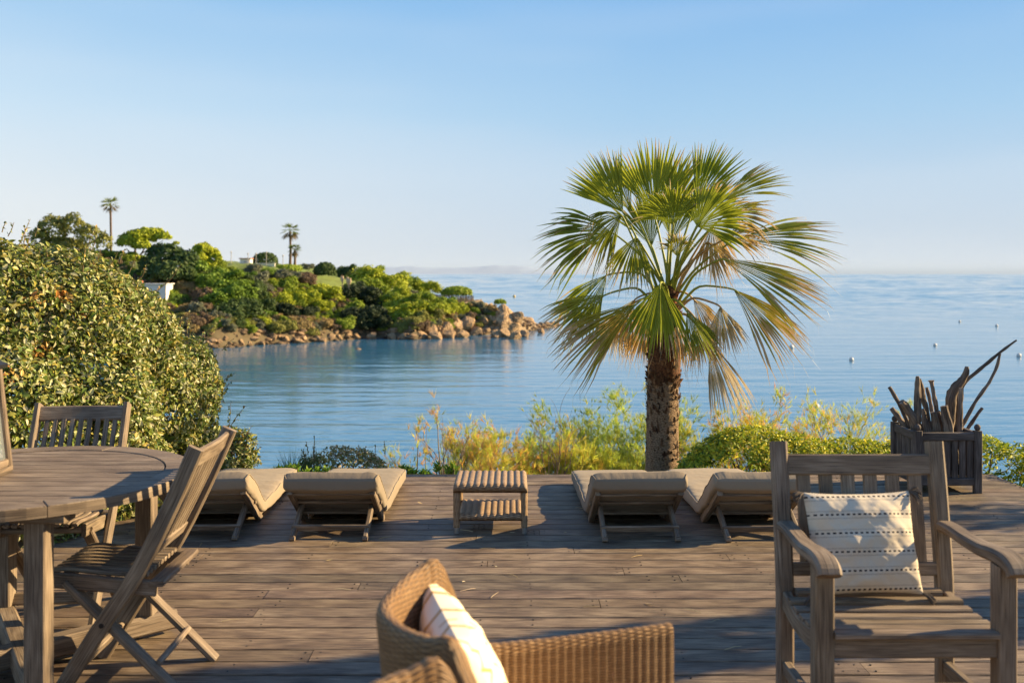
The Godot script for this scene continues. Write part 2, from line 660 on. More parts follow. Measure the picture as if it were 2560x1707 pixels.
func land_hit(px: float, py: float) -> float:
	var d := 122.0
	while d < 290.0:
		var p := at(px, py, d)
		if land_h(p.x, d) >= p.y:
			return d
		d += 0.4
	return 190.0

func headland() -> void:
	var b := MB.new()
	var nx := 200
	var nd := 130
	var pts := []
	for i in nx + 1:
		var row := PackedVector3Array()
		var x := -165.0 + 180.0 * i / nx
		for j in nd + 1:
			var d := 118.0 + 180.0 * j / nd
			row.append(Vector3(x, land_h(x, d), -d))
		pts.append(row)
	b.loft(pts, true, false, false)
	for i in b.v.size():
		var p := b.v[i]
		var t: float = -p.z - ramp(SHORE, p.x)
		var q := Color(0.125, 0.10, 0.06)
		if t > 3.0:
			q = Color(0.10, 0.105, 0.035)
		if t > ramp(RUN, p.x) * 0.62 and p.x < -17.0:
			q = Color(0.15, 0.20, 0.045)
		if p.x > -9.0:
			q = Color(0.27, 0.21, 0.145)
		b.c[i] = q
	struct("headland_terrain", b, M.land)
	# the ground that the terrace stands on, falling to the sea
	var g := MB.new()
	pts = []
	var ds := [-14.0, -6.0, 0.0, 4.0, 6.5, 7.2, 7.6, 8.0, 8.5, 9.2, 10.0, 11.0, 12.5, 14.0, 16.0, 19.0, 23.0, 28.0, 40.0]
	for i in 61:
		var row := PackedVector3Array()
		var x := -45.0 + 1.5 * i
		for d in ds:
			var y: float = ramp([[-20.0, -0.30], [7.5, -0.30], [8.5, -0.5], [10.0, -1.1], [12.5, -2.4], [16.0, -5.2], [23.0, -9.3], [40.0, -11.5]], d)
			y += noise.get_noise_2d(x * 12.0, d * 12.0) * 0.12
			row.append(Vector3(x, y, -d))
		pts.append(row)
	g.loft(pts, true, false, false)
	struct("bank_ground", g, M.soil)
	# mountains across the gulf
	var m := MB.new()
	pts = []
	for j in 7:
		var row := PackedVector3Array()
		for i in 141:
			var x := -12600.0 + 140.0 * i
			var f := float(i) / 140.0
			var hgt := 150.0 * pow(maxf(0.0, sin(f * PI)), 0.8) * (0.75 + 0.35 * noise.get_noise_1d(f * 130.0)) + 55.0 * exp(-pow((f - 0.62) * 9.0, 2.0)) + 40.0 * exp(-pow((f - 0.35) * 8.0, 2.0))
			row.append(Vector3(x, -10.0 + 2.9 * hgt * [0.0, 0.45, 0.8, 1.0, 0.8, 0.4, 0.0][j] * (1.0 + 0.12 * noise.get_noise_2d(f * 900.0, j * 50.0)), -54000.0 - 1000.0 * j))
		pts.append(row)
	m.loft(pts, true, false, false)
	struct("far_mountains", m, M.mountain)

func wave(x: float, d: float) -> float:
	var k := x * 0.10 + 0.05 * d
	var a := noise.get_noise_2d(x * 5.0 + d * 0.8, d * 24.0 - x * 1.2) * 0.030
	a += noise.get_noise_2d(x * 17.0 - d * 3.0 + 300.0, d * 58.0 + 90.0) * 0.026
	a += rough_noise.get_noise_2d(x * 1.0, d * 9.0 + k) * 0.045
	return a

func sea() -> void:
	var ys := []
	var y := 0.17
	while y < 12.0:
		ys.append(y)
		y *= 1.16
	while y < 225.0:
		ys.append(y)
		y += 0.55
	while y < 600.0:
		ys.append(y)
		y *= 1.12
	var xs := []
	var k := -3.2
	while k < 3.2:
		xs.append(k)
		k += 0.0026 if absf(k) < 0.62 else 0.05
	var b := MB.new()
	var pts := []
	for yy in ys:
		var d: float = 10500.0 / yy
		var row := PackedVector3Array()
		var amp: float = 1.0 - smoothstep(70.0, 330.0, d)
		for q in xs:
			var x: float = q * d
			row.append(Vector3(x, -9.0 + (wave(x, d) * amp if amp > 0.0 else 0.0), -d))
		pts.append(row)
	b.loft(pts, true, false, false)
	var wide := xs.size()
	for i in b.v.size():
		var p := b.v[i]
		b.uv[i] = Vector2(p.x / 8.0, p.z / 4.4)
		# far off, waves are too small to build one by one: only their slopes are kept
		var k2 := smoothstep(60.0, 450.0, -p.z)
		if k2 > 0.0 and absf(p.x / p.z) < 0.7:
			var u := float(i % wide)
			var w := float(i / wide)
			var sz := 0.035 + 0.065 * noise.get_noise_2d(u * 3.0, w * 22.0) + 0.04 * noise.get_noise_2d(u * 0.7 + 500.0, w * 6.0)
			b.nn[i] = (b.nn[i] + Vector3(noise.get_noise_2d(u * 9.0 + 70.0, w * 22.0) * 0.05, 0, sz) * k2).normalized()
		elif k2 > 0.0:
			b.nn[i] = (b.nn[i] + Vector3(0, 0, 0.035) * k2).normalized()
	struct("sea_water", b, M.sea)

func deck() -> void:
	var deck_ := Node3D.new()
	deck_.name = "deck_floor"
	deck_.set_meta("kind", "structure")
	add_child(deck_)
	var z := -1.0
	var row := 0
	var screws := []
	var tints := []
	while z > -7.40:
		var xl := -4.8
		var xr := 3.63 if z > -7.0 else 3.60
		if z < -5.2:
			xl = -2.95
		xr += 0.0 if z < -6.9 else minf(1.2, (z + 6.9) * 0.23)
		if z > -1.9:
			xl = -3.0
		var x := xl - r(0.0, 2.2)
		while x < xr:
			var l := r(2.2, 4.2)
			var x0 := maxf(x, xl)
			var x1 := minf(x + l, xr)
			if x1 - x0 > 0.05:
				var b := MB.new()
				var t := r(0.70, 1.22)
				b.col = Color(t * r(0.95, 1.06), t, t * r(0.90, 1.06))
				b.uo = Vector2(r(0, 9), r(0, 9))
				var y := -0.011 + r(-0.0015, 0.0015)
				b.beam(Vector3(x0 + 0.0015, y + r(-0.001, 0.001), z - 0.06), Vector3(x1 - 0.0015, y + r(-0.001, 0.001), z - 0.06), 0.1172, 0.022, Vector3.UP, 0.004)
				part("plank", b, M.deck, deck_)
				for sx in [x0 + 0.03, x1 - 0.03]:
					for sz in [0.03, 0.09]:
						screws.append(Transform3D(Basis(), Vector3(sx + r(-0.004, 0.004), 0.0015, z - sz)))
			x += l
		var jx := -4.55 + 0.58 * (row % 2)
		while jx < 3.6:
			if jx > xl and jx < xr:
				for sz in [0.03, 0.09]:
					screws.append(Transform3D(Basis(), Vector3(jx + r(-0.006, 0.006), 0.0015, z - sz + r(-0.003, 0.003))))
			jx += 1.16
		z -= 0.125
		row += 1
	for s in screws:
		tints.append(Color.WHITE)
	var sc := MB.new()
	sc.tube([Vector3(0, -0.004, 0), Vector3(0, 0.0006, 0)], [0.0042, 0.0042], 6)
	scatter("screw_heads", sc.mesh(), M.screw, screws, tints, deck_)
	for jx in 14:
		var j := MB.new()
		j.beam(Vector3(-4.6 + jx * 0.62, -0.09, -1.0), Vector3(-4.6 + jx * 0.62, -0.09, -7.36 if jx > 2 else -5.2), 0.05, 0.13)
		part("joist", j, M.old_wood, deck_)
	var f := MB.new()
	f.beam(Vector3(-2.9, -0.09, -7.40), Vector3(3.58, -0.09, -7.40), 0.022, 0.13)
	part("fascia", f, M.deck, deck_)

# ---------------------------------------------------------------- terrace furniture
func curve(keys: Array, n: int) -> Array:
	var out := []
	var m := keys.size()
	for i in n:
		var f := float(i) / (n - 1) * (m - 1)
		var k := mini(int(f), m - 2)
		var t := f - k
		var p0 = keys[maxi(k - 1, 0)]
		var p1 = keys[k]
		var p2 = keys[k + 1]
		var p3 = keys[mini(k + 2, m - 1)]
		out.append(0.5 * ((2.0 * p1) + (p2 - p0) * t + (2.0 * p0 - 5.0 * p1 + 4.0 * p2 - p3) * t * t + (3.0 * p1 - p0 - 3.0 * p2 + p3) * t * t * t))
	return out

func wb(lo := 0.9, hi := 1.1) -> MB:
	var b := MB.new()
	var t := r(lo, hi)
	b.col = Color(t, t * r(0.98, 1.01), t * r(0.95, 1.01))
	b.uo = Vector2(r(0, 9), r(0, 9))
	return b

func bar(called: String, a: Vector3, b: Vector3, w: float, h: float, parent: Node, up := Vector3.UP, m: Material = null) -> MeshInstance3D:
	var q := wb()
	q.beam(a, b, w, h, up, 0.005)
	return part(called, q, m if m else M.teak, parent)

func folding_chair(label: String, pos: Vector3, turn: float) -> Node3D:
	var t := thing("folding_chair", label, "chair", pos, turn, "folding chairs round the garden table")
	var rail := [Vector3(0, 0.0, 0.25), Vector3(0, 0.25, 0.095), Vector3(0, 0.46, -0.045), Vector3(0, 0.70, -0.165), Vector3(0, 0.893, -0.25)]
	var bent := curve(rail, 13)
	for s in [-1.0, 1.0]:
		var q := wb()
		q.sweep(bent.map(func(p): return p + Vector3(0.22 * s, 0, 0)), 0.028, 0.056, Vector3(0, 0.4, 1), 0.006)
		part("back_rail", q, M.teak, t)
		bar("leg", Vector3(0.187 * s, 0.42, 0.215), Vector3(0.187 * s, 0.0, -0.205), 0.024, 0.052, t, Vector3(0, 0.7, 0.7))
		bar("seat_rail", Vector3(0.190 * s, 0.428, 0.26), Vector3(0.190 * s, 0.395, -0.10), 0.022, 0.055, t)
		var bolt := MB.new()
		bolt.tube([Vector3(0.236 * s, 0.28, 0.075), Vector3(0.17 * s, 0.28, 0.075)], [0.009, 0.009], 8)
		part("bolt", bolt, M.dark_metal, t)
	bar("stretcher", Vector3(-0.175, 0.115, -0.092), Vector3(0.175, 0.115, -0.092), 0.02, 0.05, t, Vector3(0, 0.7, -0.7))
	bar("stretcher", Vector3(-0.206, 0.12, 0.172), Vector3(0.206, 0.12, 0.172), 0.02, 0.05, t, Vector3(0, 0.85, -0.5))
	bar("seat_cross_rail", Vector3(-0.206, 0.415, -0.105), Vector3(0.206, 0.415, -0.105), 0.055, 0.02, t)
	bar("seat_cross_rail", Vector3(-0.179, 0.425, 0.235), Vector3(0.179, 0.425, 0.235), 0.04, 0.022, t)
	for i in 9:
		var x := -0.152 + 0.038 * i
		var q := wb()
		q.sweep(curve([Vector3(x, 0.452, 0.272), Vector3(x, 0.456, 0.22), Vector3(x, 0.440, 0.08), Vector3(x, 0.436, -0.06)], 9), 0.029, 0.016, Vector3.UP, 0.005)
		part("seat_slat", q, M.teak, t)
	var lo := Vector3(0, 0.515, -0.074)
	bar("lower_back_rail", lo + Vector3(-0.206, 0, 0), lo + Vector3(0.206, 0, 0), 0.022, 0.05, t, Vector3(0, 0.88, -0.48))
	var top := []
	for i in 9:
		var f := i / 4.0 - 1.0
		top.append(Vector3(f * 0.206, 0.85, -0.232 - 0.012 * (1.0 - f * f)))
	var tq := wb()
	tq.sweep(top, 0.022, 0.07, Vector3(0, 0.93, -0.37), 0.006)
	part("top_rail", tq, M.teak, t)
	for i in 9:
		var x := -0.168 + 0.042 * i
		var q := wb()
		q.sweep(curve([Vector3(x, 0.53, -0.082), Vector3(x, 0.70, -0.167), Vector3(x, 0.826, -0.226)], 5), 0.024, 0.012, Vector3(0, 0.5, 0.85), 0.003)
		part("back_slat", q, M.teak, t)
	return t

func garden_table() -> void:
	var c := Vector2(-1.87, -3.80)
	var t := thing("garden_table", "round grey teak dining table of slats with a ringed edge", "table", Vector3(c.x, 0, c.y))
	for i in 8:
		var a0 := TAU * i / 8 + 0.2
		var a1 := a0 + TAU / 8 - 0.004
		var poly := []
		for k in 9:
			var a := lerpf(a0, a1, k / 8.0)
			poly.append(Vector2(cos(a), sin(a)) * 0.625)
		for k in 9:
			var a := lerpf(a1, a0, k / 8.0)
			poly.append(Vector2(cos(a), sin(a)) * 0.525)
		var q := wb(0.85, 1.12)
		q.slab(poly, 0.702, 0.740)
		part("rim_board", q, M.teak, t)
	for i in 13:
		var z0 := -0.517 + 0.0797 * i
		var z1 := z0 + 0.0735
		var poly := []
		var rr := 0.521
		for k in 4:
			var z := lerpf(z0, z1, k / 3.0)
			poly.append(Vector2(sqrt(maxf(0.0, rr * rr - z * z)) + 0.0005, z))
		for k in 4:
			var z := lerpf(z1, z0, k / 3.0)
			poly.append(Vector2(-sqrt(maxf(0.0, rr * rr - z * z)) - 0.0005, z))
		var q := wb(0.85, 1.12)
		q.slab(poly, 0.708, 0.737)
		part("top_slat", q, M.teak, t)
	var legs := [Vector2(0.28, 0.44), Vector2(0.36, -0.33), Vector2(-0.28, -0.44), Vector2(-0.36, 0.33)]
	for l in legs:
		bar("leg", Vector3(l.x, 0.10, l.y), Vector3(l.x, 0.672, l.y), 0.072, 0.072, t, Vector3.BACK)
		var e: Vector2 = l * 1.22
		var q := wb()
		q.beam(Vector3(l.x * 1.05 - 0.09, 0.686, l.y), Vector3(l.x * 1.05 + 0.09, 0.686, l.y), 0.09, 0.028)
		part("leg_block", q, M.teak, t)
	for k in 2:
		var l: Vector2 = legs[k]
		var q := wb()
		var dir := Vector3(l.x, 0, l.y) * 1.24
		var y := 0.058
		q.beam(dir + Vector3(0, y, 0), -dir + Vector3(0, y, 0), 0.075, 0.082 if k == 0 else 0.08, Vector3.UP, 0.01)
		part("floor_beam", q, M.teak, t)
		q = wb()
		q.beam(dir * 0.78 + Vector3(0, 0.68, 0), -dir * 0.78 + Vector3(0, 0.68, 0), 0.05, 0.044 if k == 0 else 0.04)
		part("under_beam", q, M.teak, t)

func lantern() -> void:
	var t := thing("wooden_lantern", "tapered wooden lantern with glass panes on the round table", "lantern", Vector3(-2.042, 0.741, -3.74), 0.06)
	var y1 := 0.40
	var w0 := 0.108
	var w1 := 0.080
	var b := wb()
	b.beam(Vector3(-w0 - 0.012, 0.011, 0), Vector3(w0 + 0.012, 0.011, 0), (w0 + 0.012) * 2.0, 0.022)
	part("base", b, M.teak, t)
	for sx in [-1.0, 1.0]:
		for sz in [-1.0, 1.0]:
			bar("post", Vector3(sx * w0, 0.02, sz * w0), Vector3(sx * w1, y1, sz * w1), 0.026, 0.026, t, Vector3.BACK)
	for k in 4:
		var bs := Basis(Vector3.UP, k * PI / 2)
		for e in [[0.036, 0.0], [y1 - 0.016, 1.0]]:
			var w: float = lerpf(w0, w1, e[0] / y1)
			bar("rail", bs * Vector3(-w + 0.012, e[0], w), bs * Vector3(w - 0.012, e[0], w), 0.018, 0.03, t)
		var g := MB.new()
		g.quad(bs * Vector3(-w0, 0.03, w0 - 0.002), bs * Vector3(w0, 0.03, w0 - 0.002), bs * Vector3(w1, y1 - 0.01, w1 - 0.002), bs * Vector3(-w1, y1 - 0.01, w1 - 0.002))
		part("pane", g, M.glass, t)
	var cap := MB.new()
	var rings := []
	for q in [[y1, 0.105], [y1 + 0.014, 0.108], [y1 + 0.05, 0.05], [y1 + 0.075, 0.045], [y1 + 0.08, 0.03]]:
		var ring := PackedVector3Array()
		for s in [Vector2(-1, -1), Vector2(1, -1), Vector2(1, 1), Vector2(-1, 1)]:
			ring.append(Vector3(s.x * q[1], q[0], s.y * q[1]))
		rings.append(ring)
	cap.loft(rings, false)
	part("cap", cap, M.dark_metal, t)
	var h := MB.new()
	var hp := []
	for i in 11:
		var a := PI * i / 10
		hp.append(Vector3(cos(a) * 0.07, y1 + 0.055 + sin(a) * 0.06, 0))
	h.tube(hp, hp.map(func(_p): return 0.004), 6)
	part("handle", h, M.dark_metal, t)
	var cd := MB.new()
	cd.tube([Vector3(0, 0.022, 0), Vector3(0, 0.18, 0), Vector3(0, 0.184, 0)], [0.035, 0.035, 0.02], 16)
	part("candle", cd, M.candle, t)

func armchair() -> void:
	var t := thing("garden_armchair", "grey teak armchair with slatted back holding the striped cushion", "armchair", Vector3(1.205, 0, -3.21))
	for s in [-1.0, 1.0]:
		var q := wb()
		var post := curve([Vector3(s * 0.2725, 0.0, -0.205), Vector3(s * 0.2725, 0.25, -0.207), Vector3(s * 0.2725, 0.46, -0.212), Vector3(s * 0.2725, 0.70, -0.250), Vector3(s * 0.2725, 0.895, -0.290), Vector3(s * 0.2725, 0.908, -0.293)], 16)
		var tp := []
		for i in 16:
			tp.append(1.0 if i < 15 else 0.72)
		tp[14] = 0.96
		q.sweep(post, 0.055, 0.048, Vector3.BACK, 0.008, false, tp)
		part("back_leg", q, M.teak, t)
		bar("front_leg", Vector3(s * 0.2725, 0.0, 0.205), Vector3(s * 0.2725, 0.628, 0.205), 0.058, 0.058, t, Vector3.BACK)
		# the arm: a thick board that dips and scrolls down at its front
		q = wb()
		var arm := curve([Vector3(s * 0.272, 0.640, -0.205), Vector3(s * 0.272, 0.643, -0.13), Vector3(s * 0.274, 0.638, -0.04), Vector3(s * 0.277, 0.637, 0.07), Vector3(s * 0.279, 0.646, 0.17), Vector3(s * 0.279, 0.646, 0.235), Vector3(s * 0.279, 0.634, 0.278), Vector3(s * 0.279, 0.618, 0.292)], 22)
		var aw := []
		for i in 22:
			var f := i / 21.0
			aw.append(0.82 + 0.18 * smoothstep(0.25, 0.7, f))
		q.sweep(arm, 0.072, 0.044, Vector3.UP, 0.010, false, aw)
		part("arm", q, M.teak, t)
		q = wb()
		q.sweep(curve([Vector3(s * 0.272, 0.395, -0.185), Vector3(s * 0.272, 0.370, -0.05), Vector3(s * 0.272, 0.372, 0.08), Vector3(s * 0.272, 0.388, 0.178)], 9), 0.03, 0.062)
		part("side_rail", q, M.teak, t)
		bar("side_stretcher", Vector3(s * 0.272, 0.165, -0.183), Vector3(s * 0.272, 0.165, 0.178), 0.03, 0.045, t)
	bar("front_rail", Vector3(-0.2445, 0.383, 0.207), Vector3(0.2445, 0.383, 0.207), 0.032, 0.062, t)
	bar("rear_rail", Vector3(-0.2455, 0.385, -0.205), Vector3(0.2455, 0.385, -0.205), 0.03, 0.06, t)
	bar("cross_stretcher", Vector3(-0.258, 0.165, 0.0), Vector3(0.258, 0.165, 0.0), 0.03, 0.04, t)
	for i in 7:
		var z := 0.222 - 0.0665 * i
		var y := 0.428 - 0.020 * sin(clampf((0.222 - z) / 0.40, 0, 1) * PI) - 0.004
		var w := 0.2435 if i == 0 else 0.285
		if i >= 6:
			w = 0.2445
		bar("seat_slat", Vector3(-w, y, z), Vector3(w, y, z), 0.045, 0.02, t)
	bar("top_rail", Vector3(-0.2455, 0.836, -0.277), Vector3(0.2455, 0.836, -0.277), 0.03, 0.072, t, Vector3(0, 0.98, -0.2))
	bar("lower_back_rail", Vector3(-0.2455, 0.492, -0.215), Vector3(0.2455, 0.492, -0.215), 0.028, 0.045, t, Vector3(0, 0.98, -0.15))
	for i in 6:
		var x := -0.193 + 0.0772 * i
		var q := wb()
		q.sweep(curve([Vector3(x, 0.512, -0.219), Vector3(x, 0.66, -0.243), Vector3(x, 0.803, -0.270)], 5), 0.047, 0.014, Vector3.BACK, 0.003)
		part("back_slat", q, M.teak, t)
	# the striped cushion
	var c := thing("striped_cushion", "cream cushion with dashed dark stripes leaning in the teak armchair", "cushion", Vector3(1.172, 0.602, -3.345))
	c.rotation = Vector3(deg_to_rad(-17.0), deg_to_rad(4.0), deg_to_rad(0.0))
	part("cover", pillow(0.375, 0.335, 0.125, 4), M.stripe, c)
	for s in [Vector2(-1, 1), Vector2(-1, -1), Vector2(1, -1), Vector2(1, 1)]:
		var q := MB.new()
		var p := Vector3(s.x * 0.184, s.y * 0.164, 0.0)
		for k in 12:
			var d := Vector3(s.x * 0.7 + r(-0.4, 0.4), -0.2 + s.y * 0.3 + r(-0.5, 0.3), r(-0.2, 0.7)).normalized()
			q.tube([p, p + d * 0.022, p + d * 0.04 + Vector3(0, -0.012, 0)], [0.003, 0.0035, 0.002], 5)
		part("tassel", q, M.tassel, c)

func pillow(w: float, h: float, th: float, seed_: int) -> MB:
	var b := MB.new()
	var n := 40
	var wr := FastNoiseLite.new()
	wr.seed = seed_
	wr.frequency = 0.9
	for side in [1.0, -1.0]:
		var pts := []
		for i in n + 1:
			var u := 2.0 * i / n - 1.0
			var row := PackedVector3Array()
			for j in n + 1:
				var v: float = (2.0 * j / n - 1.0) * -side
				var pin := 0.055
				var x: float = u * w * 0.5 * (1.0 - pin * (1.0 - v * v))
				var y: float = v * h * 0.5 * (1.0 - pin * (1.0 - u * u))
				var k := pow(maxf(0.0, (1.0 - u * u) * (1.0 - v * v)), 0.42)
				var z: float = side * (th * 0.5 * k + wr.get_noise_3d(u * 1.9, v * 1.9, side) * 0.015 * minf(1.0, k * 2.0))
				row.append(Vector3(x, y, z))
			pts.append(row)
		var base := b.v.size()
		b.loft(pts, true, false, false, true)
		for i in range(base, b.v.size()):
			b.uv[i] = Vector2(b.v[i].x / w + 0.5, 0.5 - b.v[i].y / h)
	return b

# ---- wicker armchair
func rattan_shell() -> Array:
	var plan := [Vector3(0.63, 0.64, -0.41), Vector3(0.52, 0.638, -0.392), Vector3(0.38, 0.635, -0.375), Vector3(0.24, 0.635, -0.355), Vector3(0.15, 0.645, -0.335), Vector3(0.095, 0.71, -0.297), Vector3(0.049, 0.862, -0.245), Vector3(0.0, 0.862, -0.195), Vector3(-0.045, 0.853, -0.11), Vector3(-0.07, 0.85, 0), Vector3(-0.045, 0.853, 0.11), Vector3(0.0, 0.862, 0.195), Vector3(0.049, 0.862, 0.245), Vector3(0.095, 0.71, 0.297), Vector3(0.15, 0.645, 0.335), Vector3(0.24, 0.635, 0.355), Vector3(0.38, 0.635, 0.375), Vector3(0.52, 0.638, 0.392), Vector3(0.63, 0.64, 0.41)]
	return curve(plan, 520)

func rattan_chair(label: String, pos: Vector3, turn: float) -> Node3D:
	var t := thing("rattan_armchair", label, "armchair", pos, turn, "rattan tub chairs")
	var top := rattan_shell()
	var m := top.size()
	var b := MB.new()
	var rings := []
	var s := 0.0
	var ys := [0.0, 0.1, 0.25, 0.4, 0.55, 0.7, 0.82, 0.91, 0.965, 0.992]
	for i in m:
		var p: Vector3 = top[i]
		var d: Vector3 = top[mini(i + 1, m - 1)] - top[maxi(i - 1, 0)]
		d.y = 0
		var n := d.cross(Vector3.UP).normalized()
		if i > 0:
			var e: Vector3 = p - top[i - 1]
			s += Vector2(e.x, e.z).length()
		var rib := absf(sin(s * PI / 0.0215)) * 0.0016
		var lean := 0.10 * smoothstep(0.66, 0.84, p.y)
		var ring := PackedVector3Array()
		var th := 0.017 + rib
		for f in ys:
			var y := lerpf(0.16, p.y - 0.017, f)
			ring.append(Vector3(p.x, y, p.z) + n * (lean * maxf(0.0, y - 0.6) - th))
		for a in [35.0, 70.0, 110.0, 145.0]:
			var q := deg_to_rad(a)
			ring.append(Vector3(p.x, p.y - 0.017 + sin(q) * th, p.z) + n * (lean * maxf(0.0, p.y - 0.617) - cos(q) * th))
		for k in ys.size():
			var y := lerpf(0.16, p.y - 0.017, ys[ys.size() - 1 - k])
			ring.append(Vector3(p.x, y, p.z) + n * (lean * maxf(0.0, y - 0.6) + th))
		rings.append(ring)
	b.loft(rings, true, true)
	for i in b.v.size():
		b.uv[i] = Vector2(b.uv[i].x, b.uv[i].y)
	part("woven_shell", b, M.rattan, t)
	var st := MB.new()
	var poly := []
	for i in range(0, m, 20):
		var p: Vector3 = top[i]
		poly.append(Vector2(p.x, p.z) * Vector2(0.96, 0.94))
	st.slab(poly, 0.30, 0.36)
	part("seat", st, M.rattan, t)
	var sc := MB.new()
	var cp := []
	for i in range(30, m - 30, 20):
		var p: Vector3 = top[i]
		cp.append(Vector2(p.x + 0.03, p.z) * Vector2(0.92, 0.84))
	sc.slab(cp, 0.361, 0.43)
	part("seat_pad", sc, M.zigzag, t)
	for q in [Vector2(0.58, -0.36), Vector2(0.58, 0.36), Vector2(0.02, -0.24), Vector2(0.02, 0.24)]:
		var l := MB.new()
		l.tube([Vector3(q.x, 0.0, q.y), Vector3(q.x, 0.31, q.y)], [0.018, 0.022], 10)
		part("leg", l, M.rattan, t)
	return t

# ---- low wicker table
func ribbed(x0: float, x1: float, z0: float, z1: float, y0: float, y1: float, n: int) -> MB:
	var b := MB.new()
	var rings := []
	var m := n * 8
	for i in m + 1:
		var f := float(i) / m
		var x := lerpf(x0, x1, f)
		var rib := absf(sin(f * n * PI)) * 0.0075
		var e := 0.0
		if f < 0.04 or f > 0.96:
			e = 0.012 * pow(1.0 - minf(f, 1.0 - f) / 0.04, 2.0)
		var ring := PackedVector3Array()
		var c := 0.020
		for k in 7:
			var a := PI * 0.5 * k / 6.0
			ring.append(Vector3(x, y1 - e - c + sin(a) * (c + rib), z1 - c + cos(a) * (c + rib)))
		for k in 7:
			var a := PI * 0.5 + PI * 0.5 * k / 6.0
			ring.append(Vector3(x, y1 - e - c + sin(a) * (c + rib), z0 + c + cos(a) * (c + rib)))
		ring.append(Vector3(x, y0, z0))
		ring.append(Vector3(x, y0, z1))
		rings.append(ring)
	b.loft(rings, true, true)
	for i in b.v.size():
		b.uv[i] = Vector2(b.uv[i].x, b.uv[i].y)
	return b

func wicker_table() -> void:
	var t := thing("wicker_table", "low wicker side table with a shelf between the loungers", "table", Vector3(-0.125, 0, -5.975))
	var hw := 0.214
	part("top", ribbed(-hw, hw, -0.205, 0.205, 0.238, 0.285, 11), M.wicker, t)
	part("shelf", ribbed(-hw + 0.03, hw - 0.03, -0.185, 0.198, 0.075, 0.112, 10), M.wicker, t)
	for sx in [-1.0, 1.0]:
		for sz in [-1.0, 1.0]:
			var l := MB.new()
			l.tube([Vector3(sx * 0.196, 0.035, sz * 0.185), Vector3(sx * 0.196, 0.255, sz * 0.185)], [0.0185, 0.0205], 12)
			var lo := part("leg", l, M.wicker, t)
			var f := MB.new()
			f.tube([Vector3(sx * 0.196, 0.0, sz * 0.185), Vector3(sx * 0.196, 0.036, sz * 0.185)], [0.013, 0.0145], 10)
			part("foot_cap", f, M.steel, lo)

